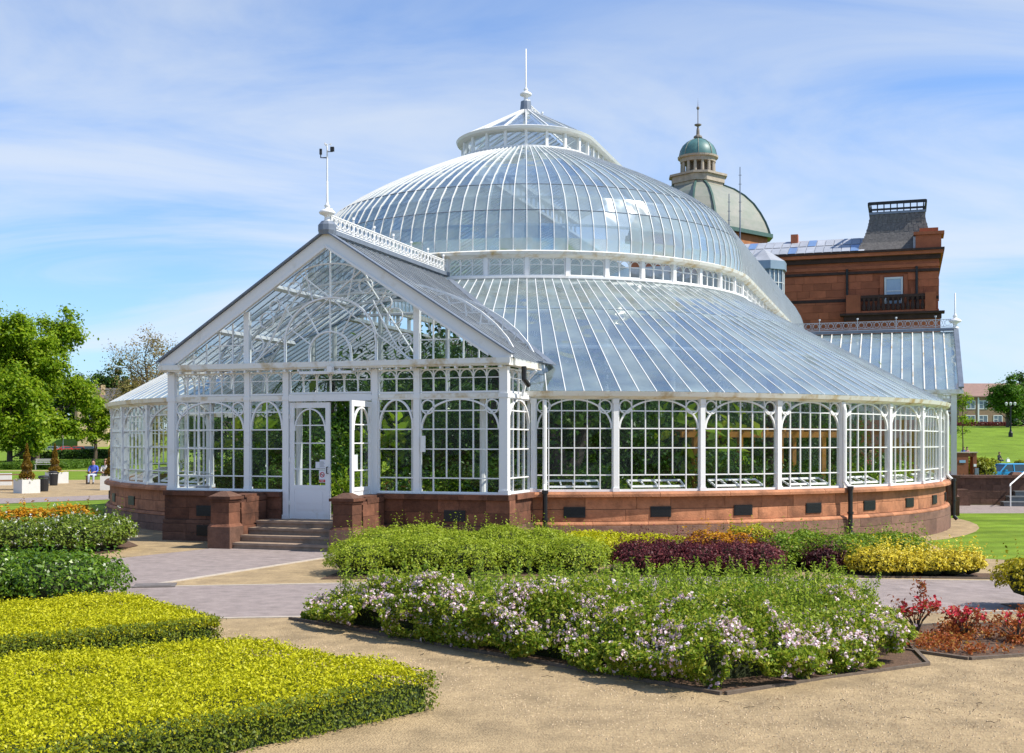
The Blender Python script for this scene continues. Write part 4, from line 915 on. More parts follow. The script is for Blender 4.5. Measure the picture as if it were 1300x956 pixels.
MB().prism(sq(4.05), 15.95, 16.2).build('dome_gutter', rm, DM)
MB().prism(sq(3.75), 9, 15.94).build('dome_drum', mat('orange_sandstone', (.36, .15, .06), .9, .2, 2), DM)
MB().prism(sq(1.45, .2), 19.55, 19.75).prism(sq(1.55, .2), 19.755, 20.2).prism(sq(1.7, .2), 20.205, 20.35).build('lantern_balustrade', palestone, DM)
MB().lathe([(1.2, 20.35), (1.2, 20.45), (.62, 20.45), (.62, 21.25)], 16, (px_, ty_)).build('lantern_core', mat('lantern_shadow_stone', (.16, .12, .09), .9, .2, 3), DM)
cb = MB().tube([(0, 0, 20.45), (0, 0, 21.22)], [.115, .095], 8); c0 = None
for k in range(14):
    p = pol(1.08, k * 2 * pi / 14); lc = (px_ + p[0], ty_ + p[1], 0)
    if c0 is None: c0 = cb.build('column', palestone, DM); c0.location = lc
    else: dup(c0, loc=lc)
MB().lathe([(.5, 21.22), (1.2, 21.22), (1.22, 21.45), (1.36, 21.5), (1.38, 21.62), (.6, 21.66)], 24, (px_, ty_)).build('entablature', palestone, DM)
cup = [(1.24, 21.62), (1.24, 21.78), (1.17, 22.08), (1.0, 22.4), (.72, 22.66), (.38, 22.82), (.2, 22.87)]
MB().lathe(cup, 24, (px_, ty_)).build('cupola', copper2, DM, smooth=True)
for k in range(8): MB().sweep([(px_ + pol(r_ + .01, k * pi / 4 + .2)[0], ty_ + pol(r_, k * pi / 4 + .2)[1], z_) for r_, z_ in cup], .05, .05, [Vector(pol(1, k * pi / 4 + .2, .5))] * 7).build('cupola_rib', copper, DM)
MB().lathe([(.22, 22.85), (.30, 22.95), (.28, 23.05), (.12, 23.15), (.10, 23.5), (.05, 23.7), (.24, 23.80), (.24, 23.86), (.03, 23.9), (.03, 24.85), (.10, 24.92), (.10, 25.02), (.02, 25.1), (0, 25.7)], 10, (px_, ty_)).build('finial', mat('bronze_grey', (.2, .17, .14), .6, .2, 4), DM)
def mast(px, ytop, ybot, d, label):
    x, y, z1 = at(px, ytop, d); z0 = at(px, ybot, d)[2]; m = MB().tube([(0, 0, z0), (0, 0, z1)], [.05, .025], 6)
    for k in range(5): m.beam((-.09, 0, z1 - .5 - k * .55), (.09, 0, z1 - .5 - k * .55), .03, .03, (0, 1, 0))
    o = m.build('aerial_mast', lead); o.location = (x, y, 0); o['label'] = label; o['category'] = 'aerial'; o['group'] = 'aerials on the museum roof'
mast(939.5, 212, 330, 72, 'tall thin aerial mast standing before the museum dome'); mast(925.5, 246, 330, 71, 'shorter thin aerial mast standing before the museum dome')
# weather station on the porch finial
wx, wy = toW(0, PY - .08); wz = fz + .86
WS = thing('weather_station', 'small weather station on a white pole above the porch finial', 'weather station', (wx, wy, wz))
MB().tube([(0, 0, .0), (0, 0, .78)], .018, 6).build('pole', white, WS)
MB().tube([(0, 0, .55), (-.14, 0, .55), (-.14, 0, .72)], .014, 6).tube([(-.14, 0, .62), (-.14, 0, .74)], .03, 8).build('sensor_arm', iron, WS)
MB().beam((0, 0, .68), (.12, 0, .68), .014, .014, (0, 1, 0)).box(.07, .15, -.04, .04, .69, .78).build('sensor_box', iron, WS)
m = MB(); m.tube([(0, 0, .78), (0, 0, .84)], .01, 6)
for k in range(3): a = k * 2.094; m.beam((0, 0, .84), (.07 * cos(a), .07 * sin(a), .84), .008, .008, (0, 0, 1)); m.rbox((.075 * cos(a), .075 * sin(a), .825), (.03, .03, .03))
m.build('anemometer', white, WS)

# ------------------------------------------------------------------ planting helpers
LM = {}
def lm(name, *cols, **k):
    if name not in LM: LM[name] = leaf_mat(name, cols, **k)
    return LM[name]
barkm = mat('bark', (.10, .075, .055), .95, .3, 9, .6, 20); twigm = mat('bed_twigs', (.07, .05, .03), .95, .3, 20)
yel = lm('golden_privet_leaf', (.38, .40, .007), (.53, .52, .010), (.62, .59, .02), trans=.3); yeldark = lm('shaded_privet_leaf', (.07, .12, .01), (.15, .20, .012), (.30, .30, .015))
def soil(poly): 
    return sheet('soil', poly, .016, soilm)
def clipped_hedge(name, label, poly, h, lm_top, lm_side, n_top, n_side, size, group=None, inset=.10, rag=.03, cat='hedge', core=(.03, .05, .01)):
    """a trimmed hedge: dense leaf shell on top and sides round a twiggy core"""
    c = np.array(poly).mean(0); t = thing(name, label, cat, (c[0], c[1], g(*c)), 0, group); loc = np.array([c[0], c[1], 0])
    q = poly_pts(poly, n_top); bmp = vnoise(q[:, 0], q[:, 1], .5, 3) * .07 + vnoise(q[:, 0], q[:, 1], .17, 4) * .05
    # round the rim a little
    e = np.full(len(q), 9.0); P_ = np.array(poly)
    for i in range(len(P_)):
        a, b = P_[i], P_[(i + 1) % len(P_)]; d = b - a; tt = np.clip(((q - a) @ d) / (d @ d), 0, 1); e = np.minimum(e, np.linalg.norm(q - (a + tt[:, None] * d), axis=1))
    z = h - .06 + bmp - np.clip(.14 - e, 0, 1) ** 2 * 4 + np.abs(rng.normal(0, rag, len(q))) - rng.uniform(0, .05, len(q))
    T = np.c_[q, z + 0] - loc; leaves('foliage', T, size, lm_top, t, up=.9)
    per = [np.linalg.norm(P_[(i + 1) % len(P_)] - P_[i]) for i in range(len(P_))]; S_ = []; D_ = []
    ccw = sum(P_[i][0] * P_[(i + 1) % len(P_)][1] - P_[(i + 1) % len(P_)][0] * P_[i][1] for i in range(len(P_))) > 0
    for i, l_ in enumerate(per):
        k = int(n_side * l_ / sum(per)); a, b = P_[i], P_[(i + 1) % len(P_)]; f = rng.uniform(0, 1, k); d = (b - a) / l_; nn = np.array([d[1], -d[0]]) * (1 if ccw else -1)
        zz = rng.uniform(.02, h, k); o_ = rng.normal(0, .04, k) + .05 * vnoise(f * l_, zz, .2, 5 + i) - .06
        S_.append(np.c_[a + f[:, None] * (b - a) + nn * o_[:, None], zz]); D_.append(np.tile([*nn, .2], (k, 1)))
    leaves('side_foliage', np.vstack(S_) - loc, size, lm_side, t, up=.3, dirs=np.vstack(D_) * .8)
    m = MB(); cen = P_.mean(0); ins = [tuple(cen + (p - cen) * (1 - inset / max(.3, np.linalg.norm(p - cen))) - c) for p in P_]
    m.prism(ins, -.05, h - .13).build('twig_core', mat(name + '_core', core, 1, .4, 25, .8, 40), t)
    return t
def mound(name, label, blobs, leafmat, n, size, cat='shrub', group=None, up=.4, shell=.55, flower=None, fn=0, fsize=.04, core=(.03, .04, .012), sprigs=0, asp=.55, cat_h=0):
    """a loose shrub: leaves through the outer part of several blobs (x, y, z, rx, ry, rz)"""
    b0 = blobs[0]; x0 = sum(b[0] for b in blobs) / len(blobs); y0 = sum(b[1] for b in blobs) / len(blobs); z0 = g(x0, y0)
    t = thing(name, label, cat, (x0, y0, z0), 0, group); V = np.array([b[3] * b[4] * b[5] for b in blobs]) ** .67; V = V / V.sum(); PP = []; DD = []
    for b, v in zip(blobs, V):
        k = int(n * v); d = rng.normal(size=(k, 3)); d /= np.linalg.norm(d, axis=1)[:, None]; d[:, 2] = np.where(d[:, 2] < -.35, -d[:, 2], d[:, 2])
        r = 1 - np.abs(rng.normal(0, shell * .35, k)); r *= 1 + .16 * (vnoise(d[:, 0] * 3 + b[0], d[:, 1] * 3 + d[:, 2] * 4, .8, 9) - .5) * 2
        p = d * r[:, None] * np.array([b[3], b[4], b[5]]) + np.array([b[0] - x0, b[1] - y0, b[2]]); ok = p[:, 2] > .01; PP.append(p[ok]); DD.append(d[ok])
    PP = np.vstack(PP); DD = np.vstack(DD)
    if sprigs:
        idx = rng.choice(len(PP), sprigs); ex = []; ed = []
        for i in idx:
            L_ = rng.uniform(.08, .28); dd = DD[i] * .5 + np.array([0, 0, .8])
            for k in range(7): ex.append(PP[i] + dd * L_ * k / 6 + rng.normal(0, .012, 3)); ed.append(DD[i])
        PP = np.vstack([PP, ex]); DD = np.vstack([DD, ed])
    leaves('foliage', PP, size, leafmat, t, up=up, dirs=DD * .5, asp=asp)
    if flower:
        i = rng.choice(len(PP), fn); c = PP[i] + DD[i] * .04; c = np.repeat(c, 5, 0) + rng.normal(0, fsize * .4, (fn * 5, 3)); leaves('blossom', c, fsize, flower, t, up=.7, asp=.9)
    m = MB()
    for b in blobs:
        pr_ = [(.0, -.9), (.55, -.6), (.72, -.1), (.66, .35), (.4, .62), (0, .72)]; i0 = len(m.v); nseg = 9
        for r_, zz in pr_:
            for j in range(nseg): a = 2 * pi * j / nseg; m.v.append((b[0] - x0 + r_ * b[3] * cos(a), b[1] - y0 + r_ * b[4] * sin(a), max(-.05, b[2] + zz * b[5])))
        for i in range(len(pr_) - 1):
            for j in range(nseg): a = i0 + i * nseg + j; bb = i0 + i * nseg + (j + 1) % nseg; m.f.append((a, bb, bb + nseg, a + nseg)); m.m.append(0)
    m.build('twig_core', MATS.get('core_%s' % str(core)) or mat('core_%s' % str(core), core, 1, .4, 18, .8, 40), t)
    return t

# ------------------------------------------------------------------ beds in front
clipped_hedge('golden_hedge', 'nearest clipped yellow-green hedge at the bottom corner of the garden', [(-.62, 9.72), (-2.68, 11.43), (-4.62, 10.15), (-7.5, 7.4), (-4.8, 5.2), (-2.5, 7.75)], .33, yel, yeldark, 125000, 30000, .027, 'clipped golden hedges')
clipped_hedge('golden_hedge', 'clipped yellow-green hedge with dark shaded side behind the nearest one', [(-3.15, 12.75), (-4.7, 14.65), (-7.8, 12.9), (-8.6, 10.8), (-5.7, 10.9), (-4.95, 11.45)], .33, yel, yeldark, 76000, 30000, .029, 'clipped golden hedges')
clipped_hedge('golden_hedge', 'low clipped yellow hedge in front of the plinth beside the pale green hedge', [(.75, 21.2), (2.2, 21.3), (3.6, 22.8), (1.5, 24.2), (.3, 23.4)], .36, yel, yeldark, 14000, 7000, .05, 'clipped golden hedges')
# dark green bush and flowering bushes on the left
gdark = lm('laurel_leaf', (.03, .075, .004), (.10, .20, .008), (.24, .36, .02), trans=.35, rough=.35, spec=.5)
mound('green_bush', 'dense dark green bush behind the clipped golden hedge', [(-6.15, 16.0, .30, .9, .9, .42), (-7.3, 15.9, .3, 1.1, 1.0, .42), (-8.6, 15.6, .3, 1.2, 1.1, .42), (-9.9, 15.6, .3, 1.2, 1.1, .4), (-7.0, 17.0, .3, 1.2, .8, .36), (-9.2, 17.0, .3, 1.5, .8, .36)], gdark, 34000, .058, sprigs=700)
gmix = lm('olive_leaf', (.05, .10, .008), (.16, .24, .02), (.34, .40, .07)); wfl = lm('white_petal', (.72, .74, .62), (.8, .8, .74), trans=.2)
mound('white_flowering_bush', 'rounded bush covered in small white flowers near the porch path', [(-8.8, 24.0, .3, .95, .9, .42), (-9.9, 24.1, .28, 1.0, .9, .38), (-11.1, 24.2, .28, 1.0, .9, .38), (-12.2, 24.3, .26, 1.0, .9, .36), (-9.2, 24.9, .3, 1.0, .8, .36), (-8.25, 24.3, .36, .5, .6, .36)], gmix, 24000, .06, flower=wfl, fn=700, fsize=.036, sprigs=420)
orl = lm('orange_leaf', (.34, .13, .004), (.58, .27, .008), (.62, .42, .03))
mound('orange_bush', 'orange-yellow spirea bush at the edge of the lawn', [(-11.0, 26.6, .34, .9, .7, .40), (-10.1, 26.8, .36, .8, .7, .42), (-11.9, 26.5, .3, .7, .6, .34)], orl, 8500, .08, sprigs=60)
# light green hedge before the porch
lg = lm('light_green_leaf', (.13, .20, .010), (.32, .41, .022), (.52, .57, .08), trans=.42)
gl_ = [(-2.55 + .62 * k + .1 * math.sin(k * 2), 19.9 + .25 * math.sin(k * 1.7) + .06 * k, .26 + .03 * math.sin(k), .62, .8, .33) for k in range(7)] + [(-2.3 + .7 * k, 21.3, .30, .7, .8, .38 + .06 * math.sin(k * 2.4)) for k in range(5)]
mound('pale_green_hedge', 'loose pale green hedge with upright sprigs before the porch plinth', gl_, lg, 62000, .044, 'hedge', sprigs=800)
# purple, orange and mixed shrubs before the drum
pur = lm('purple_leaf', (.045, .010, .014), (.11, .022, .028), (.25, .055, .055), trans=.25)
mound('purple_barberry', 'dark purple barberry hedge before the curved stone plinth', [(2.15 + .5 * k, 20.0 + .12 * math.sin(k * 2), .24, .5, .7, .30 + .03 * math.sin(k * 3)) for k in range(5)], pur, 24000, .042, 'hedge', sprigs=480)
mound('orange_shrub', 'small orange-yellow shrub behind the purple barberry hedge', [(3.6, 21.4, .30, .5, .5, .34), (4.1, 21.5, .28, .4, .5, .32)], orl, 4500, .06, sprigs=50)
mound('yellow_shrub', 'yellow-green shrub between the barberry and the green hedge', [(4.45, 22.0, .33, .55, .6, .40)], lm('yellow_green_leaf', (.2, .22, .01), (.4, .4, .02), (.55, .5, .04)), 3500, .06, sprigs=40)
grn = lm('mid_green_leaf', (.06, .13, .008), (.17, .28, .015), (.40, .46, .03))
mound('green_hedge', 'mixed green and yellow-tipped hedge below the black drain pipe', [(4.9 + .55 * k, 21.6 + .2 * math.sin(k * 2.2), .28, .6, .8, .36 + .03 * math.sin(k * 2)) for k in range(5)], grn, 26000, .05, 'hedge', sprigs=420)
mound('purple_shrub', 'small dark purple shrub against the green hedge', [(5.55, 20.85, .16, .42, .32, .26)], lm('dull_purple_leaf', (.04, .012, .014), (.09, .025, .03), (.18, .06, .05)), 3600, .045, sprigs=120)
euo = lm('golden_euonymus_leaf', (.42, .34, .01), (.68, .55, .03), (.76, .68, .16), trans=.25)
mound('golden_euonymus', 'low spiky yellow euonymus between the path and the right lawn', [(6.3, 20.4, .22, .5, .5, .30), (6.75, 20.5, .2, .5, .5, .27), (7.25, 20.6, .2, .45, .5, .24), (7.7, 20.7, .2, .45, .5, .25), (8.05, 20.75, .2, .3, .4, .22)], euo, 12000, .05, sprigs=420)
mound('golden_euonymus', 'round yellow-topped euonymus bush at the right edge of the path', [(7.35, 16.4, .44, .60, .6, .34), (7.9, 16.5, .42, .6, .6, .34), (7.55, 16.45, .16, .34, .34, .22)], lm('euonymus_mixed_leaf', (.14, .16, .01), (.42, .36, .012), (.66, .54, .03)), 9500, .05, sprigs=60)
# soil under them
for poly in ([(-3.1, 19.0), (1.2, 19.4), (2.0, 22.5), (-2.6, 22.6)], [(1.55, 19.35), (4.4, 19.6), (4.6, 20.6), (7.6, 20.9), (7.5, 22.6), (1.9, 22.3)], [(5.75, 20.0), (8.7, 20.4), (8.7, 21.2), (5.8, 20.85)], [(-2.75, 14.75), (1.83, 10.33), (4.15, 11.88), (4.75, 15.35)], [(4.25, 12.7), (4.74, 12.25), (7.2, 13.4), (8.8, 14.4), (7.2, 15.1), (5.2, 14.55), (4.6, 14.2)], [(7.0, 16.0), (9, 16.2), (9, 17), (7, 16.9)], [(-10.9, 15.2), (-5.5, 15.3), (-5.7, 17.3), (-10.9, 17.3)], [(-13, 23.3), (-8.1, 23.4), (-8, 25.2), (-9.4, 27.9), (-12.8, 27.7)]): soil(poly)
for a, b in (((-2.78, 14.72), (1.83, 10.30)), ((1.87, 10.30), (4.2, 11.86)), ((4.2, 11.88), (4.5, 13.6)), ((4.24, 12.66), (4.74, 12.22)), ((4.76, 12.22), (7.2, 13.37)), ((4.6, 14.24), (5.2, 14.58)), ((5.22, 14.6), (7.2, 15.14)), ((1.5, 19.3), (4.45, 19.55)), ((5.7, 19.96), (8.75, 20.36))):
    o = board('edging_board', a, b); o['kind'] = 'structure'
# the large flowering bed
FB = [(-2.62, 14.62), (-1.0, 13.05), (1.0, 11.12), (1.80, 10.5), (2.7, 10.95), (3.78, 11.82), (4.25, 12.9), (4.35, 15.0), (.8, 15.0)]
pet = lm('pale_pink_petal', (.74, .44, .52), (.84, .66, .70), (.86, .80, .81), trans=.25); bl = lm('weigela_leaf', (.04, .09, .008), (.16, .27, .016), (.36, .42, .035), (.50, .44, .09), trans=.42)
def flower_bed():
    c = np.array(FB).mean(0); t = thing('flowering_bush', 'large bed of pale pink flowering bushes with tall leafy shoots in the foreground', 'flowering bush', (c[0], c[1], 0)); loc = np.array([c[0], c[1], 0]); P_ = np.array(FB)
    def edge(q):
        e = np.full(len(q), 9.0)
        for i in range(len(P_)):
            a, b = P_[i], P_[(i + 1) % len(P_)]; d = b - a; tt = np.clip(((q - a) @ d) / (d @ d), 0, 1); e = np.minimum(e, np.linalg.norm(q - (a + tt[:, None] * d), axis=1))
        return e
    H = lambda q: (.26 + .46 * vnoise(q[:, 0], q[:, 1], .62, 21) + .18 * vnoise(q[:, 0], q[:, 1], .3, 22)) * np.clip(.6 + edge(q) * 1.6, 0, 1) * np.clip(1.0 - (q[:, 1] - 12.3) * .24 + np.clip(-q[:, 0], 0, 2) * .14, .38, 1) + gv(q[:, 0], q[:, 1])
    q = poly_pts(FB, 105000); z = H(q) + rng.normal(-.05, .07, len(q)); leaves('foliage', np.c_[q, np.maximum(z, .03)] - loc, .042, bl, t, up=.5, asp=.5)
    # drooping skirt along the visible edges
    S_ = []
    for i in (0, 1, 2, 3, 4, 5, 6, 8):
        a, b = P_[i], P_[(i + 1) % len(P_)]; L_ = np.linalg.norm(b - a); k = int(5600 * L_); f = rng.uniform(0, 1, k); d = (b - a) / L_; nn = np.array([d[1], -d[0]]); hs = H(a + f[:, None] * (b - a)) * 1.15; zz = rng.uniform(.03, 1, k) * hs
        o_ = (.30 * vnoise(f * L_, zz * 1.2, .5, 30 + i) + .12 * vnoise(f * L_, zz * 2, .2, 60 + i) - .02) * np.sin(np.clip(zz / hs, 0, 1) * 2.6) + rng.normal(0, .035, k) - .04
        keep = vnoise(f * L_, zz, .22, 40 + i) + zz * 1.2 > .66
        S_.append(np.c_[a + f[:, None] * (b - a) + nn * o_[:, None], zz][keep])
    S_ = np.vstack(S_); leaves('skirt_foliage', S_ - loc, .043, bl, t, up=.4, asp=.5)
    # blossom: little rounded heads in clusters, thickest along the two near edges
    q2 = poly_pts(FB, 42000); e = edge(q2); pr_ = np.clip(vnoise(q2[:, 0], q2[:, 1], .3, 51) * 1.7 - .45, .04, 1) * np.clip(1.1 - e * .85 - np.clip(q2[:, 1] - 13.2, 0, 2) * .25, .04, 1); q2 = q2[rng.uniform(size=len(q2)) < pr_ * .42]
    c1 = np.c_[q2, H(q2) + .005]; s2 = S_[rng.choice(len(S_), 9500)]; s2 = s2[rng.uniform(size=len(s2)) < np.clip(vnoise(s2[:, 0] * 1.3 + s2[:, 2], s2[:, 2] * 2.2 + s2[:, 1], .25, 52) * 1.7 - .5, .05, 1) * (.2 + s2[:, 2] * .8)]; heads = np.vstack([c1, s2]); heads += rng.normal(0, .015, heads.shape)
    k = len(heads); pts = np.repeat(heads, 7, 0); d = rng.normal(size=pts.shape); d /= np.linalg.norm(d, axis=1)[:, None]; pts = pts + d * rng.uniform(.010, .026, (k, 1)).repeat(7, 0)
    leaves('blossom', pts - loc, .028, pet, t, up=.25, dirs=d * 1.3, asp=1.0)
    # shoots
    sh = poly_pts(FB, 1150); w_ = edge(sh); sh = sh[(w_ > .18) & (rng.uniform(size=len(sh)) < .35 + .65 * np.clip((sh[:, 1] - 12.0) / 2.0, 0, 1))]; m = MB(); LP_ = []
    for x, y in sh:
        z0 = .25; h = rng.uniform(.5, .80); lean = rng.normal(0, .06, 2); m.tube([(x - c[0], y - c[1], z0), (x - c[0] + lean[0], y - c[1] + lean[1], h)], [.004, .0025], 3, cap=False)
        for k2 in range(11):
            f = .35 + .65 * k2 / 10; a = k2 * 1.57 + x * 9
            for s_ in (0, pi): LP_.append((x + lean[0] * f + .035 * cos(a + s_) * (1.2 - .6 * f), y + lean[1] * f + .035 * sin(a + s_) * (1.2 - .6 * f), z0 + (h - z0) * f + .01))
    m.build('shoot_stems', mat('green_stem', (.12, .14, .04), .8, .2), t, kind='stuff'); leaves('shoot_leaves', np.array(LP_) - loc, .05, lm('shoot_leaf', (.14, .22, .015), (.29, .40, .03), (.46, .54, .07), trans=.42), t, up=.5, asp=.42, kind='stuff')
    m = MB(); ins = [tuple((p - c) * .86) for p in P_]; m.prism(ins, -.05, .22).build('twig_core', mat('bed_core', (.025, .035, .01), 1, .4, 20, 1, 40), t)
flower_bed()
# red bed
redl = lm('red_leaf', (.12, .05, .015), (.34, .07, .03), (.36, .22, .05)); pinkf = lm('crimson_petal', (.6, .02, .04), (.75, .05, .08), (.8, .16, .16))
rust = lm('rust_leaf', (.20, .045, .015), (.42, .11, .03), (.46, .30, .06))
for i, (px, py, h, w, lab) in enumerate(((1163, 800, .40, .26, 'red-flowering azalea with one tall upright shoot beside the pink flowering bed'), (1224, 805, .32, .22, 'red azalea on a single thin stem in the middle of the mulched bed'), (1290, 808, .40, .30, 'rust-red azalea at the right end of the mulched bed'))):
    x, y = G(px, py); z = g(x, y); t = thing('azalea', lab, 'azalea', (x, y, z), 0, 'azaleas in the mulched bed')
    m = MB(); tips = []
    for k in range(11):
        a = k * 2.4; rr = w * rng.uniform(.3, 1); hh = h * rng.uniform(.55, 1); p2 = (rr * cos(a), rr * sin(a) * .8, hh); m.tube([(0, 0, -.02), (p2[0] * .35, p2[1] * .35, hh * .5), p2], [.012, .008, .004], 5); tips.append(p2)
    if i == 0: m.tube([(.05, 0, .2), (.06, 0, h + .2)], [.006, .004], 5); tips.append((.06, 0, h + .2)); tips.append((.06, 0, h + .14)); tips.append((.06, 0, h + .08))
    m.build('stem', barkm, t); P0 = np.repeat(np.array(tips), 26, 0); leaves('foliage', P0 + rng.normal(0, .05, P0.shape), .05, redl if i != 2 else rust, t)
    top = [p for p in tips if p[2] > h * .6][: (8, 8, 3)[i]]; P1 = np.repeat(np.array(top), 18, 0); leaves('blossom', P1 + rng.normal(0, .032, P1.shape) + np.array([0, 0, .03]), .042, pinkf, t, asp=.9)
q = poly_pts([(4.35, 12.75), (4.75, 12.4), (7.1, 13.5), (8.6, 14.3), (7.1, 14.9), (5.2, 14.3)], 520); base = []
for x, y in q[vnoise(q[:, 0], q[:, 1], .5, 77) > .42]:
    z = g(x, y); r = rng.uniform(.05, .13); k = int(r * 260); d = rng.normal(0, 1, (k, 3)) * [r * .6, r * .6, .03]; base.append(np.array([x, y, z + .05]) + d + [0, 0, .02])
o = leaves('ground_cover', np.vstack(base), .04, rust, up=.6, kind='stuff'); o['label'] = 'low rust-red ground cover over the mulched bed'; o['category'] = 'ground cover'
# loose stones, dead leaves and twigs on the gravel
def litter(name, n, poly, size, mt, lab, cat):
    q = poly_pts(poly, n); o = leaves(name, np.c_[q, gv(q[:, 0], q[:, 1]) + .014], size, mt, up=2.2, kind='stuff'); o['label'] = lab; o['category'] = cat
litter('fallen_leaves', 1500, [(-3, 14.2), (1.7, 9.7), (1.2, 7.5), (6, 8), (9, 13), (4.4, 12.2), (1.9, 10.1)], .022, lm('dead_leaf', (.10, .06, .03), (.22, .14, .07), (.38, .28, .16), trans=.1), 'dead leaves and grit scattered on the tan gravel', 'leaf litter')
m = MB()
for x, y in poly_pts([(-2.5, 13.6), (3, 8.5), (6, 11), (3, 10.2), (1.8, 10.0)], 16):
    a = rng.uniform(0, pi); l_ = rng.uniform(.04, .13); m.tube([(x, y, .012), (x + l_ * .5 * cos(a), y + l_ * .5 * sin(a), .02), (x + l_ * cos(a + .3), y + l_ * sin(a + .3), .012)], .003, 4)
o = m.build('twigs', twigm, kind='stuff'); o['label'] = 'thin dry twigs lying on the gravel before the bed'; o['category'] = 'twigs'
def pebbles():
    k = 16000; q = poly_pts([(-4, 14.5), (2, 7), (9, 7), (10, 15), (5, 12), (1.8, 9.9)], k); V = []; Fc = []
    r = rng.uniform(.004, .012, k); a = rng.uniform(0, 6.28, k); z = gv(q[:, 0], q[:, 1]) + .004
    base = np.array([[1, 0, 0], [-.5, .87, 0], [-.5, -.87, 0], [0, 0, .9]]); ca, sa = np.cos(a), np.sin(a)
    X = base[None, :, 0] * ca[:, None] - base[None, :, 1] * sa[:, None]; Y = base[None, :, 0] * sa[:, None] + base[None, :, 1] * ca[:, None]; Z = np.tile(base[None, :, 2], (k, 1))
    V = np.stack([q[:, :1] + X * r[:, None], q[:, 1:] + Y * r[:, None], z[:, None] + Z * r[:, None]], 2).reshape(-1, 3)
    i = np.arange(k)[:, None] * 4; Fc = np.concatenate([i + [0, 1, 3], i + [1, 2, 3], i + [2, 0, 3]]).tolist(); me = bpy.data.meshes.new('pebbles'); me.from_pydata(V.tolist(), [], Fc); me.materials.append(mat('pebble', (.50, .38, .24), .9, .3, 9)); o = obj('pebbles', me, kind='stuff'); o['label'] = 'loose tan pebbles over the foreground gravel'; o['category'] = 'pebbles'
pebbles()

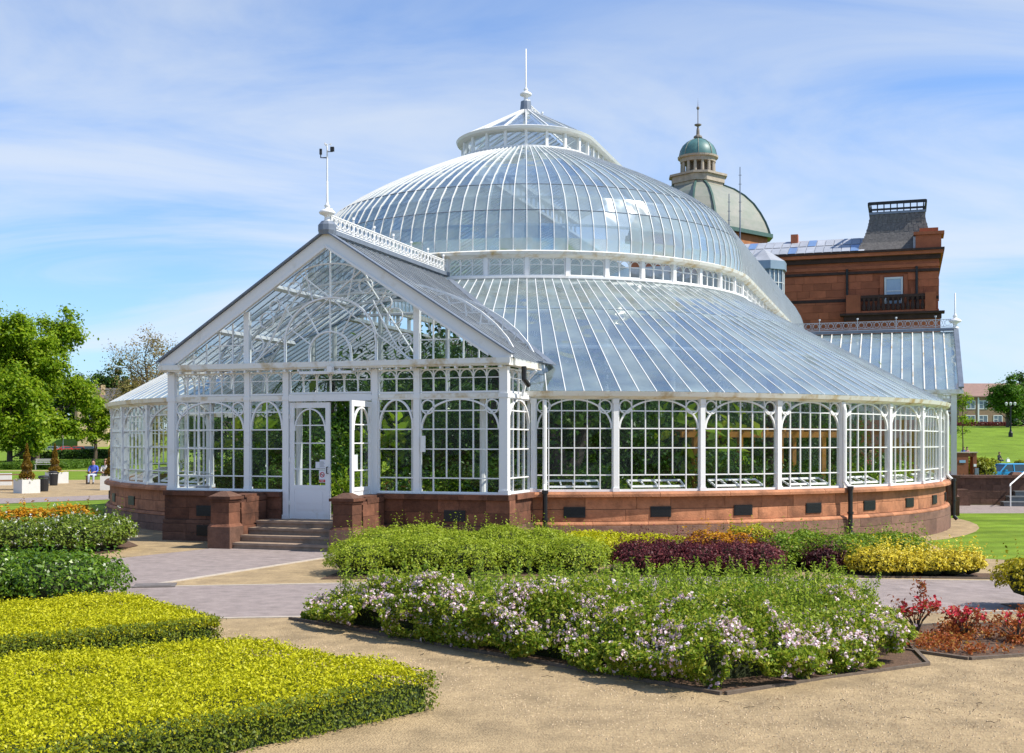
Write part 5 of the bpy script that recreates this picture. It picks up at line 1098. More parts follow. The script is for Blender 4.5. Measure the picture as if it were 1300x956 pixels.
# ------------------------------------------------------------------ people
skin = mat('skin', (.48, .27, .19), .5, .05, 20); hairm = mat('dark_hair', (.03, .02, .015), .6, .2, 30); shoe = mat('dark_shoe', (.03, .025, .02), .6, .1)
def person(label, loc, rz, pose, top, legs, group=None, hair=hairm, scale=1.0, sleeves=True):
    """one continuous skinned body (clothes by region) plus hair; pose 'sit' or 'stand'"""
    J = {}; E_ = []
    def j(n, p, r, par=None):
        J[n] = (p, r, len(J)); 
        if par: E_.append((J[par][2], J[n][2]))
    hz = .48 if pose == 'sit' else .93
    ty_ = .0
    j('pelvis', (0, 0, hz), .135); j('waist', (0, -.01, hz + .18), .125, 'pelvis'); j('chest', (0, -.03, hz + .38), .15, 'waist'); j('neck', (0, -.05, hz + .56), .06, 'chest'); j('head', (0, -.09, hz + .67), .088, 'neck'); j('crown', (0, -.08, hz + .80), .075, 'head')
    j('nose', (0, -.185, hz + .68), .017, 'head')
    for s, q in ((1, 'R'), (-1, 'L')):
        j('ear' + q, (s * .088, -.08, hz + .685), .016, 'head')
        j('sh' + q, (s * .19, -.03, hz + .48), .068, 'chest')
        if pose == 'sit':
            j('el' + q, (s * .25, -.12, hz + .22), .045, 'sh' + q); j('wr' + q, (s * .12, -.33, hz + .17), .032, 'el' + q); j('pa' + q, (s * .07, -.39, hz + .15), .034, 'wr' + q)
            j('hip' + q, (s * .10, -.04, hz - .02), .10, 'pelvis'); j('kn' + q, (s * .13, -.45, hz + .02), .07, 'hip' + q); j('an' + q, (s * .13, -.46, .09), .045, 'kn' + q); j('to' + q, (s * .14, -.62, .035), .035, 'an' + q)
        else:
            j('el' + q, (s * .26, -.02, hz + .20), .045, 'sh' + q); j('wr' + q, (s * .25, -.12, hz - .04), .032, 'el' + q); j('pa' + q, (s * .24, -.15, hz - .11), .034, 'wr' + q)
            j('hip' + q, (s * .10, 0, hz - .06), .10, 'pelvis'); j('kn' + q, (s * .11, -.03 - .08 * s, .50), .07, 'hip' + q); j('an' + q, (s * .11, .03 - .10 * s, .09), .045, 'kn' + q); j('to' + q, (s * .12, -.12 - .10 * s, .035), .035, 'an' + q)
        wp = Vector(J['pa' + q][0])
        for f in range(4): j('f%d%s' % (f, q), tuple(wp + Vector((s * (-.03 + .02 * f), -.045 + .012 * abs(f - 1.5), -.055 + (.02 if pose == 'sit' else 0)))), .009, 'pa' + q)
        j('th' + q, tuple(wp + Vector((-s * .045, -.02, -.015))), .010, 'pa' + q)
    me = bpy.data.meshes.new('body'); me.from_pydata([J[k][0] for k in J], E_, []); o = bpy.data.objects.new('body', me); COL.objects.link(o)
    sk = o.modifiers.new('skin', 'SKIN'); 
    for k in J: v = me.skin_vertices[0].data[J[k][2]]; v.radius = (J[k][1], J[k][1] * (.72 if k in ('chest', 'waist', 'pelvis') else 1)); v.use_root = (k == 'pelvis')
    sb = o.modifiers.new('sub', 'SUBSURF'); sb.levels = 1; sb.render_levels = 1
    dg = bpy.context.evaluated_depsgraph_get(); m2 = bpy.data.meshes.new_from_object(o.evaluated_get(dg)); bpy.data.objects.remove(o)
    m2.materials.clear()
    for mm in (skin, top, legs, shoe): m2.materials.append(mm)
    for p in m2.polygons:
        c = p.center; p.use_smooth = True
        if c.z > hz + .55 and abs(c.x) < .12: i = 0
        elif c.z < .12: i = 3
        elif (c.z < hz + .03 and abs(c.x) < .21 and (pose == 'stand' or c.y > -.42 or c.z < hz)) or (pose == 'sit' and c.z < hz + .09 and not (c.y < -.28 and c.z > hz + .1)): i = 2
        else: i = 1
        if i == 1 and ((pose == 'sit' and c.y < -.26) or (pose == 'stand' and abs(c.x) > .2 and c.z < hz + .04)): i = 0
        p.material_index = i
    t = thing('person', label, 'person', loc, rz, group); t.scale = (scale,) * 3; m2.name = 'body'; obj('body', m2, t)
    m = MB(); m.lathe([(.0, hz + .89), (.075, hz + .86), (.105, hz + .79), (.104, hz + .72), (.085, hz + .66), (.0, hz + .70)], 12, (0, -.065), a0=R_(50), a1=R_(310)); m.lathe([(.0, hz + .885), (.07, hz + .86), (.095, hz + .80), (.0, hz + .80)], 12, (0, -.07)); m.build('hair', hair, t, smooth=True)
    return t
def cloth(n, c): return mat(n, c, .8, .08, 12)
# ------------------------------------------------------------------ inside the glasshouse
DK = lm('dark_tropical_leaf', (.012, .045, .006), (.06, .16, .012), (.22, .36, .03), trans=.3, rough=.35, spec=.5); MD = lm('bright_tropical_leaf', (.09, .20, .01), (.30, .46, .02), (.56, .62, .06), trans=.4)
pot = {}
def in_bush(kind, h, r, n, lmat, size):
    """leafy plant prototype: stems and leaf clusters"""
    t = thing(kind, 'x', 'plant', (0, 0, -50)); m = MB(); pts = []
    for k in range(12):
        a = k * 2.4; rr = r * rng.uniform(.15, .9); top = (rr * cos(a), rr * sin(a), h * rng.uniform(.55, 1)); m.tube([(0, 0, 0), (top[0] * .4, top[1] * .4, top[2] * .5), top], [.03, .02, .01], 5)
        q = n // 12; f = rng.uniform(.25, 1.05, q)[:, None]; pts.append(np.array(top) * np.c_[f, f, f] + rng.normal(0, 1, (q, 3)) * [r * .28, r * .28, h * .09])
    m.build('stem', barkm, t); P = np.vstack(pts); P[:, 2] = np.abs(P[:, 2]); leaves('foliage', P, size, lmat, t, up=.5, asp=.42); return t
def palm(kind, h, n, lmat, spread=1.7):
    t = thing(kind, 'x', 'palm', (0, 0, -50)); tm = MB(); tm.tube([(0, 0, 0), (.05, .02, h * .4), (.0, .05, h * .8), (.03, .0, h)], [.17, .13, .11, .10], 8)
    for k in range(int(h / .16)): tm.tube([(.03, .02, k * .16), (.03, .02, k * .16 + .05)], .165 - .05 * k * .16 / h, 8)
    tm.build('trunk', barkm, t)
    for k in range(n):
        a = k * 2.4; el = rng.uniform(.1, 1.1); m = MB(); P0 = Vector((0, 0, h)); rac = []
        for i in range(9): f = i / 8; rac.append(P0 + Vector((cos(a) * spread * f, sin(a) * spread * f, spread * (el * f - (el + .75) * f * f * .75))))
        m.tube(rac, [.018] * 8 + [.005], 4, cap=False)
        for i in range(1, 9):
            for fr in (0, .5):
                p = rac[i].lerp(rac[min(i + 1, 8)], fr); side = Vector((-sin(a), cos(a), 0)); L_ = .5 * math.sin(min(1, (9.5 - i) / 6) * 1.5)
                for s in (1, -1): q = p + side * s * L_ + Vector((cos(a) * .12, sin(a) * .12, -.22 * L_)); wv = Vector((cos(a), sin(a), 0)) * .025; m.quad(tuple(p - wv), tuple(p + wv), tuple(q))
        o = m.build('frond', lmat, t); me = o.data; at_ = me.attributes.new('rnd', 'FLOAT', 'FACE'); at_.data.foreach_set('value', rng.uniform(.2, .9, len(me.polygons)))
    return t
PROT = [(in_bush('leafy_shrub', 1.5, .85, 3000, DK, .11), 'dark leafy shrub'), (in_bush('bright_shrub', 1.2, .8, 2600, MD, .095), 'bright green shrub'),
        (in_bush('tropical_tree', 4.2, 1.5, 6500, DK, .18), 'tall dark tropical tree'), (palm('palm', 3.2, 15, DK), 'palm with bare trunk'), (in_bush('tall_shrub', 2.7, 1.1, 5000, DK, .13), 'tall dark shrub'), (in_bush('banana_plant', 2.7, 1.1, 420, MD, .5), 'broad-leaved banana plant')]
used = [False] * len(PROT)
ORD = ['first', 'second', 'third', 'fourth', 'fifth', 'sixth', 'seventh', 'eighth', 'ninth', 'tenth']
def where(p, t_):
    a = math.degrees(math.atan2(p, -t_)); r = math.hypot(p, t_); row = 'close to glass' if r > 10.4 else ('one row in' if r > 8.2 else ('further in' if r > 5 else 'at the middle'))
    if abs(a) < 18.5: return ('behind porch door' if abs(p) < 1.1 else 'behind porch ' + ('right' if p > 0 else 'left') + ' window') + ', ' + row
    k = int((abs(a) - 18.5) / 9); return ORD[min(k, 9)] + ' drum window ' + ('right' if a > 0 else 'left') + ' of porch, ' + row
def plant(i, p, t_, s=1.0, z=.3):
    root, lab = PROT[i]; x, y = toW(p, t_); 
    if not used[i]: o = root; used[i] = True; o.location = (x, y, z); o.rotation_euler = (0, 0, rng.uniform(0, 6))
    else: o = dup_tree(root, rz=rng.uniform(0, 6), loc=(x, y, z))
    o.scale = (s, s, s * rng.uniform(.9, 1.12)); o['label'] = lab + ', ' + where(p, t_); o['group'] = 'plants growing inside the glasshouse'
for k in range(19):
    a = R_(-8 + 5.6 * k); r = 11.2 + .35 * math.sin(k * 2.3); plant((1, 1, 0, 1, 0, 1, 0)[k % 7], r * sin(a), -r * cos(a), .85 + .25 * math.sin(k * 1.9) ** 2)
for k in range(14):
    a = R_(-30 + 8.5 * k); r = 9.2 + .4 * math.sin(k * 3.1); plant((4, 0, 4, 5, 4, 3)[k % 6], r * sin(a), -r * cos(a), .85 + .2 * abs(math.sin(k * 1.3)))
for k in range(12):
    a = R_(-45 + 11 * k); r = 6.6 + .8 * math.sin(k * 2.1); plant((2, 3, 2, 5, 2, 3, 4)[k % 7], r * sin(a), -r * cos(a), .85 + .25 * abs(math.sin(k * 2.2)))
for k in range(13):
    a = R_(-62 + 12 * k); r = 4.2 + .9 * math.sin(k * 2.7); plant((4, 2, 4, 4)[k % 4], r * sin(a), -r * cos(a), 1.05 + .2 * abs(math.sin(k * 1.7)))
for k in range(12):
    a = R_(-22 - 4.6 * k); r = 7.2 + 1.3 * math.sin(k * 2.9); plant((4, 4, 0, 5)[k % 4], r * sin(a), -r * cos(a), .9 + .3 * abs(math.sin(k * 1.7)))
for k in range(6):
    a = R_(-28 - 7 * k); r = 9.6 + .9 * math.sin(k * 2.7); plant((1, 0, 1)[k % 3], r * sin(a), -r * cos(a), .8 + .3 * abs(math.sin(k * 1.7)))
for p, t_, i, s in ((-1.0, -2.5, 2, 1.15), (2.2, -1.0, 2, 1.1), (-3.5, .5, 3, 1.2), (4.5, 1.5, 2, 1.0), (0, 2.5, 3, 1.35), (-5.5, 3, 4, 1.2), (6.5, 4, 4, 1.2), (2, 6, 2, 1.2), (-2, 6, 2, 1.1), (9.5, 2, 4, 1), (9.0, 6, 2, 1), (-8.5, 1.5, 0, 1.0), (-9.5, -3.5, 1, .9), (-7.2, -7.2, 0, .8), (-1.6, -10.6, 4, .8), (.55, -9.3, 4, 1.05), (1.9, -10.9, 0, 1.05), (3.2, -10.6, 1, 1.0), (2.6, -9.4, 4, .95), (-.6, -8.2, 2, .8), (-3.2, -10.2, 0, .95), (-2.8, -8.5, 4, .9), (11.2, 4, 0, 1.1), (11.3, 1.5, 1, 1.1)): plant(i, p, t_, s)
t = thing('red_grass_plant', 'clump of rusty red grass inside the open porch door', 'plant', (*toW(.72, -12.6), .535))
P = rng.normal(0, 1, (420, 3)) * [.16, .16, .0]; hh = np.abs(rng.normal(.3, .15, 420)); P[:, 2] = hh; P[:, :2] *= (1 + hh[:, None]); leaves('blades', P, .16, lm('red_grass_leaf', (.2, .05, .02), (.4, .12, .04), (.45, .25, .08)), t, up=-.2, asp=.12)
m = MB().lathe([(0, 0), (.16, 0), (.2, .18), (.17, .18), (0, .16)], 12); m.build('pot', mat('terracotta', (.42, .16, .07), .8, .1), t)
tr_ = thing('old_tree', 'thick leaning tree trunk behind the middle drum windows', 'tree', (*toW(3.7, -8.9), .3)); MB().tube([(0, 0, 0), (.1, 0, .8), (-.1, .1, 1.9), (-.3, .2, 3.2)], [.38, .28, .22, .15], 10).tube([(.05, 0, .7), (.5, .1, 1.6), (.75, .15, 2.6)], [.2, .15, .09], 8).build('trunk', barkm, tr_)
P = rng.normal(0, 1, (1500, 3)) * [.6, .6, .3] + [.1, .1, 2.7]; leaves('crown', P, .2, DK, tr_)
wood = mat('orange_pergola_wood', (.52, .22, .03), .6, .12, 4)
pg = thing('pergola', 'orange-brown timber pergola inside the glasshouse', 'pergola', (*toW(8.3, -6.0), .3), -TH + R_(38))
for x in (-1.9, -.6, .6, 1.9):
    for y in (0, 1.4): MB().box(x - .06, x + .06, y - .06, y + .06, 0, 2.05).build('post', wood, pg)
for y in (0, 1.4): MB().box(-2.3, 2.3, y - .05, y + .05, 2.053, 2.20).build('beam', wood, pg)
for k in range(9): MB().box(-2.1 + k * .525 - .03, -2.1 + k * .525 + .03, -.35, 1.75, 2.203, 2.30).build('rafter', wood, pg)
x, y, _ = at(1101, 600, 35.0); person('person in a red coat standing inside the glasshouse', (x, y, .3), .6, 'stand', cloth('red_coat', (.55, .06, .09)), cloth('dark_trousers', (.04, .04, .06)))
# ------------------------------------------------------------------ trees
def limb_tree(name, label, x, y, h, cr, lmat, nclump, nleaf, lsize, group, seed, trunk=.35, low=.28, twiggy=False, clump=1.0, flat=.8):
    rs = np.random.default_rng(seed); z0 = g(x, y); t = thing(name, label, 'tree', (x, y, z0), 0, group); m = MB(); tips = []
    m.tube([(0, 0, -.3), (.05 * h * .1, 0, h * .2), (.0, .1, h * .45), (.1, .0, h * .72)], [trunk * 1.25, trunk, trunk * .7, trunk * .35], 8)
    def grow(p, d, l_, r, lev):
        pts = [p]; q = p.copy()
        for k in range(3): d = (d + Vector(rs.normal(0, .16, 3)) + Vector((0, 0, .06))).normalized(); q = q + d * l_ / 3; pts.append(q.copy())
        m.tube(pts, [r, r * .8, r * .65, r * .5], 5 if lev < 2 else 3, cap=False)
        mxl = 4 if twiggy else 2
        if lev >= mxl: tips.append(q.copy()); return
        if lev >= 1: tips.append(pts[2].copy())
        for k in range(3 if not twiggy else 3): grow(pts[rs.integers(1, 4)], (d + Vector(rs.normal(0, .55, 3))).normalized(), l_ * .66, r * .52, lev + 1)
    n = 11 if not twiggy else 12
    for k in range(n):
        f = low + (.72 - low) * k / (n - 1); a = k * 2.4 + rs.uniform(-.4, .4); wd = math.sin(pi * min(1, (f - low) / (1 - low) * .75 + .22)) 
        el = .25 + f * .7; grow(Vector((0, 0, h * f)), Vector((cos(a), sin(a), el)).normalized(), cr * (.62 if not twiggy else .5) * (.6 + .4 * wd), trunk * .38, 0)
    m.build('trunk', barkm, t)
    T = np.array([tuple(p) for p in tips]); 
    if twiggy:
        P = np.repeat(T, nleaf, 0) + rs.normal(0, .35, (len(T) * nleaf, 3)); leaves('buds', P, lsize, lmat, t, up=.3); return t
    s_ = np.array([max(cr / max(.1, np.abs(T[:, :2]).max()), .1)] * 2 + [h * .93 / T[:, 2].max()]); 
    ctr = np.zeros((nclump, 3)); i = rs.integers(0, len(T), nclump); ctr = T[i] + rs.normal(0, .35 * clump, (nclump, 3))
    d = rs.normal(size=(nclump * nleaf, 3)); d /= np.linalg.norm(d, axis=1)[:, None]; rad = np.repeat(clump * rs.uniform(.55, 1.25, nclump), nleaf)[:, None]
    P = np.repeat(ctr, nleaf, 0) + d * rad * np.abs(rs.normal(.55, .45, (len(d), 1))) * [1, 1, flat]; leaves('crown', P, lsize, lmat, t, up=.5, dirs=d * .5, asp=.6); return t
tg = lm('spring_tree_leaf', (.08, .17, .006), (.22, .35, .012), (.42, .50, .03), trans=.5); td = lm('dark_tree_leaf', (.015, .045, .006), (.04, .09, .012), (.10, .17, .02), trans=.3); tb = lm('ochre_bud', (.16, .11, .04), (.30, .22, .08), (.40, .34, .10), trans=.3)
GR = 'trees at the far side of the park'
def px_at(px, d): return (px - 650) / F * d
limb_tree('broadleaf_tree', 'large fresh green spreading tree at the left edge of the lawn', px_at(44, 118), 118, 15.4, 5.6, tg, 560, 110, .34, GR, 3, .42, .16, clump=.95)
limb_tree('broadleaf_tree', 'fresh green tree cut by the left edge of the photo', px_at(-22, 112), 112, 14.8, 5.2, tg, 480, 110, .34, GR, 5, .4, .12, clump=.95)
limb_tree('broadleaf_tree', 'low dense green tree below the large spreading tree', px_at(12, 108), 108, 7.6, 4.0, tg, 110, 170, .34, GR, 9, .25, .1, clump=1.0)
limb_tree('broadleaf_tree', 'small rounded green tree before the pale gable house', px_at(121, 128), 128, 6.6, 2.6, tg, 80, 130, .3, GR, 11, .2, .34, clump=.6)
limb_tree('bare_tree', 'tall nearly bare tree with ochre buds left of the porch roof', px_at(186, 150), 150, 16.2, 6.2, tb, 0, 5, .24, GR, 21, .3, .2, twiggy=True)
limb_tree('bare_tree', 'bare budding tree half hidden behind the porch gable', px_at(236, 158), 158, 16.0, 5.5, tb, 0, 5, .26, GR, 22, .3, .2, twiggy=True)
limb_tree('bare_tree', 'low bare budding tree beside the pale gable house', px_at(176, 160), 160, 11.0, 4.0, tb, 0, 6, .28, GR, 23, .25, .12, twiggy=True)
limb_tree('ochre_tree', 'bushy olive-brown tree above the left end of the drum', px_at(172, 142), 142, 8.8, 3.6, lm('olive_bud_leaf', (.09, .09, .02), (.20, .17, .05), (.32, .27, .08)), 80, 120, .3, GR, 25, .25, .15, clump=.9)
for k, (px, d, h, cr, lab) in enumerate(((20, 352, 19, 9, 'dark tree behind the parked cars at the left edge'), (62, 362, 17, 8, 'dark tree standing behind the blue parked car'), (98, 350, 15, 6, 'dark tree between the blue car and the pale gable'), (150, 368, 17, 9, 'dark tree beyond the left end of the drum'))):
    limb_tree('dark_tree', lab, px_at(px, d), d, h, cr, td, 90, 80, .95, GR, 40 + k, .5, .1, clump=2.4)
limb_tree('round_tree', 'dense round bright green tree on the hill beside the lamp post', px_at(1279, 172), 172, 5.5, 2.9, lm('round_tree_leaf', (.03, .10, .006), (.09, .21, .012), (.2, .33, .02)), 110, 190, .3, GR, 31, .22, .16, clump=.85)
limb_tree('thin_tree', 'thin pale green tree rising behind the transept corner', px_at(1222, 120), 120, 9.0, 1.0, tg, 16, 90, .2, GR, 33, .06, .3, clump=.6)
limb_tree('dark_tree', 'dark leafy tree far behind the right end of the hill', px_at(1312, 178), 178, 6.8, 3.4, td, 80, 120, .35, GR, 34, .22, .15, clump=.95)
for k, (px, d) in enumerate(((262, 128), (300, 120), (340, 132))): limb_tree('broadleaf_tree', ('tree seen through the left porch window', 'tree seen through the porch window nearest the door', 'tree seen through the closed porch door')[k], px_at(px, d), d, 10.5, 4.5, td, 90, 110, .4, GR, 60 + k, .3, .1, clump=1.2)
# far hedges and long grass on the left
def far_hedge(name, label, pts, h, w, lmat, n, size, group=None):
    a, b = np.array(pts[0]), np.array(pts[1]); c = (a + b) / 2; t = thing(name, label, 'hedge', (*c, g(*c)), 0, group); f = rng.uniform(0, 1, (n, 1)); q = a + f * (b - a) - c; z = rng.uniform(0, 1, n) ** .6 * h
    leaves('foliage', np.c_[q + rng.normal(0, w * .4, (n, 2)), z + .12 * vnoise(q[:, 0], q[:, 1], .8, 4)], size, lmat, t); d = (b - a) / np.linalg.norm(b - a); m = MB(); u, v = (a - c), (b - c)
    m.beam((*u, h * .42), (*v, h * .42), w * .7, h * .8, (0, 0, 1)).build('twig_core', MATS['core_%s' % str((.03, .04, .012))], t); return t
far_hedge('boundary_hedge', 'dark clipped hedge below the parked cars, left of its gap', (( px_at(26, 160), 160), (px_at(72, 160), 160)), 1.15, 1.2, td, 2600, .3, 'dark hedges below the parked cars')
far_hedge('boundary_hedge', 'dark clipped hedge below the parked cars, right of its gap', ((px_at(77, 160), 160), (px_at(150, 160), 160)), 1.25, 1.2, td, 3600, .3, 'dark hedges below the parked cars')
k = 30000; q = np.c_[rng.uniform(px_at(76, 112), px_at(158, 112), k), rng.uniform(97, 118, k)]; o = leaves('long_grass', np.c_[q, rng.uniform(.05, .55, k)], .3, lm('long_grass_leaf', (.05, .11, .01), (.10, .19, .015), (.17, .26, .03)), up=.0, asp=.25, kind='stuff'); o['label'] = 'strip of long dark grass below the boundary hedge'; o['category'] = 'long grass'
k = 26000; q = np.c_[rng.uniform(px_at(-30, 112), px_at(76, 112), k), rng.uniform(100, 122, k)]; o = leaves('long_grass', np.c_[q, rng.uniform(.05, .4, k)], .26, lm('meadow_leaf', (.08, .15, .012), (.14, .23, .02), (.24, .32, .05)), up=.0, asp=.25, kind='stuff'); o['label'] = 'paler meadow grass under the large left trees'; o['category'] = 'long grass'
# ------------------------------------------------------------------ far buildings
tan = mat('tan_render', (.55, .40, .24), .9, .08, 2); roofb = mat('brown_roof_tile', (.16, .10, .08), .9, .2, 2); brickb = mat('brown_brick', (.30, .20, .13), .9, .15, 3); wfr = mat('window_frame_white', (.75, .76, .76), .5, .04)
def gable_house(label, x, y, w, dpt, he, hr, rz, wallm, roofm, wins, chim=None, gable_front=True):
    t = thing('house', label, 'house', (x, y, g(x, y) - .5), rz); hw = w / 2
    m = MB()
    if gable_front: m.hexa([(-hw, 0, 0), (hw, 0, 0), (hw, 0, he), (0, 0, hr), (-hw, 0, he)], [(-hw, dpt, 0), (hw, dpt, 0), (hw, dpt, he), (0, dpt, hr), (-hw, dpt, he)])
    else: m.hexa([(-hw, 0, 0), (-hw, dpt, 0), (-hw, dpt, he), (-hw, dpt / 2, hr), (-hw, 0, he)], [(hw, 0, 0), (hw, dpt, 0), (hw, dpt, he), (hw, dpt / 2, hr), (hw, 0, he)])
    m.build('wall', wallm, t); m = MB()
    if gable_front:
        for s in (1, -1): m.hexa([(0, -.25, hr + .05), (s * (hw + .35), -.25, he - .22), (s * (hw + .35), -.25, he - .02), (0, -.25, hr + .28)], [(0, dpt + .2, hr + .05), (s * (hw + .35), dpt + .2, he - .22), (s * (hw + .35), dpt + .2, he - .02), (0, dpt + .2, hr + .28)])
    else:
        for y0, s in ((-.4, 1), (dpt + .4, -1)): m.hexa([(-hw - .3, y0, he - .18), (-hw - .3, dpt / 2, hr + .04), (-hw - .3, dpt / 2, hr + .24), (-hw - .3, y0, he + .02)], [(hw + .3, y0, he - .18), (hw + .3, dpt / 2, hr + .04), (hw + .3, dpt / 2, hr + .24), (hw + .3, y0, he + .02)])
    rf = m.build('roof', roofm, t)
    if chim: MB().box(chim[0] - .5, chim[0] + .5, dpt * .4, dpt * .4 + .9, hr - 1.2, hr + 1.4).build('chimney', wallm, rf)
    for (wx_, wz_, ww, wh) in wins:
        fr = MB().box(wx_, wx_ + .12, -.06, .02, wz_, wz_ + wh).box(wx_ + ww - .12, wx_ + ww, -.06, .02, wz_, wz_ + wh).box(wx_ + .123, wx_ + ww - .123, -.06, .02, wz_, wz_ + .12).box(wx_ + .123, wx_ + ww - .123, -.06, .02, wz_ + wh - .12, wz_ + wh).box(wx_ + ww / 2 - .04, wx_ + ww / 2 + .04, -.05, .02, wz_ + .123, wz_ + wh - .123).box(wx_ + .13, wx_ + ww / 2 - .045, -.05, .02, wz_ + wh * .5, wz_ + wh * .5 + .08).build('window', wfr, t)
        MB().quad((wx_ + .1, -.02, wz_ + .1), (wx_ + ww - .1, -.02, wz_ + .1), (wx_ + ww - .1, -.02, wz_ + wh - .1), (wx_ + .1, -.02, wz_ + wh - .1)).build('pane', dglass, fr)
    return t
hx = px_at(118, 300); gable_house('pale tan gable-fronted house showing above the left shrubs', hx, 300, 7.4, 12, 11.2, 15.2, .25, tan, roofb, [(-1.4, 7.2, 1.0, 1.5), (1.0, 4.0, 1.2, 1.6)], (2.0,))
gable_house('dark flat-gabled house behind the pale tan gable', px_at(121, 330), 330, 12, 10, 9.5, 13.0, -.1, brickb, slate, [(-4, 5, 1.3, 1.6)], (-2.5,), gable_front=False)
bx = px_at(1262, 205); wl = []
for k in range(8):
    for zf in (1.2, 3.75): wl.append((-9.4 + k * 2.6 if k else -9.0 + .0, zf, 1.6, 1.5))
BH = gable_house('brown brick two-storey housing block on top of the right hill', bx + 4, 205, 20.5, 8, 6.0, 8.2, .04, brickb, mat('pinkish_brown_tile', (.27, .17, .14), .9, .15, 2), wl, None, gable_front=False)
for k in range(4): MB().box(-7.0 + 5.2 * k, -6.75 + 5.2 * k, -.12, -.02, 0, 6).build('drain_pipe', wfr, BH)
k = 2600; q = np.c_[rng.uniform(px_at(1218, 196), px_at(1300, 196), k), rng.normal(198, .5, k)]; t = thing('red_hedge', 'dark red hedge along the foot of the brick housing block', 'hedge', (px_at(1258, 198), 198, g(60, 198))); leaves('foliage', np.c_[q - [px_at(1258, 198), 198], rng.uniform(0, .9, k)], .3, lm('wine_leaf', (.05, .01, .015), (.16, .03, .03), (.25, .10, .05)), t)
# ------------------------------------------------------------------ cars
tyre = mat('tyre_rubber', (.015, .015, .016), .8, .1); alloy = mat('alloy', (.45, .46, .47), .3, .05, metal=.8); carglass = mat('car_glass', (.03, .05, .055), .05, .1, spec=.9); headl = mat('headlight_glass', (.7, .72, .75), .1, .05); tail = mat('tail_light', (.4, .02, .02), .2, .05)
def car(label, x, y, rz, paint, group, L_=4.1, W_=1.72, H=1.46):
    t = thing('parked_car', label, 'car', (x, y, g(x, y)), rz, group); hl = L_ / 2; q = W_ / 2
    low = [(-hl, .28), (-hl, .62), (-hl + .06, .78), (-hl + .95, .92), (hl - .12, .95), (hl, .80), (hl, .30), (hl - .1, .2), (-hl + .1, .2)]
    m = MB(); m.hexa([(a, -q * .94, b) for a, b in low], [(a, q * .94, b) for a, b in low])
    m.hexa([(a * .985, -q, .30 + (b - .3) * .86) for a, b in low], [(a * .985, q, .30 + (b - .3) * .86) for a, b in low])
    m.hexa([(-hl + 1.45, -q * .70, H - .06), (hl - .75, -q * .70, H - .06), (hl - .75, q * .70, H - .06), (-hl + 1.45, q * .70, H - .06)], [(-hl + 1.65, -q * .62, H), (hl - .95, -q * .62, H), (hl - .95, q * .62, H), (-hl + 1.65, q * .62, H)])
    for s in (1, -1):
        for x0, x1 in ((-hl + .95, -hl + 1.5), (-.05, -.02), (hl - .2, hl - .72)): m.beam((x0, s * q * .88, .9), (x1, s * q * .70, H - .04), .07, .06, (0, s, .3))
    m.build('body', paint, t); cab0 = [(-hl + .98, -q * .87, .91), (hl - .22, -q * .87, .91), (hl - .22, q * .87, .91), (-hl + .98, q * .87, .91)]; cab1 = [(-hl + 1.5, -q * .69, H - .05), (hl - .74, -q * .69, H - .05), (hl - .74, q * .69, H - .05), (-hl + 1.5, q * .69, H - .05)]
    MB().hexa(cab0, cab1).build('window', carglass, t)
    for x0 in (-hl + .78, hl - .82):
        for s in (1, -1):
            w_ = MB().tube([(x0, s * (q - .18), .31), (x0, s * (q + .012), .31)], .31, 18).build('wheel', tyre, t); MB().tube([(x0, s * (q + .005), .31), (x0, s * (q + .022), .31)], .2, 12).build('rim', alloy, w_)
    for s in (1, -1):
        MB().rbox((-hl + .05, s * q * .68, .60), (.16, .34, .15)).build('headlight', headl, t); MB().rbox((hl - .05, s * q * .76, .62), (.13, .2, .24)).build('tail_light', tail, t); MB().rbox((-hl + 1.25, s * (q + .08), .95), (.16, .18, .12)).build('wing_mirror', paint, t)
    return t
def paint(n, c): return mat(n, c, .28, .03, 3, spec=.7)
CG = 'cars parked beyond the left lawn'
car('blue car parked on the grass bank under the far trees', px_at(80, 330), 330, .1, paint('blue_paint', (.01, .10, .50)), CG, 4.6)
car('silver-grey car parked at the left end of the row above the hedge', px_at(66, 272), 272, 0, paint('silver_paint', (.35, .36, .38)), CG)
car('small bright red car parked between the silver car and a darker red car', px_at(81, 268), 268, .5, paint('red_paint', (.50, .02, .02)), CG, 3.8)
car('orange-red car parked in the middle of the row above the hedge', px_at(98, 272), 272, 0, paint('orange_red_paint', (.50, .06, .02)), CG, 4.4)
car('dark grey car parked at the right end of the row above the hedge', px_at(115, 272), 272, pi, paint('grey_paint', (.06, .065, .07)), CG)
car('bright blue car cut by the right edge of the photo behind the terrace wall', px_at(1281, 80), 80, .12, paint('azure_paint', (.01, .26, .55)), None, 4.0)
x = px_at(80, 262); t = thing('sign_post', 'thin grey post with a small pinkish plate before the parked cars', 'sign', (x, 262, g(x, 262))); MB().tube([(0, 0, 0), (0, 0, 4.7)], .09, 6).build('post', lead, t); MB().box(-.18, .18, -.12, -.08, 3.3, 4.9).build('plate', mat('pink_plate', (.5, .3, .26), .6, .1), t)
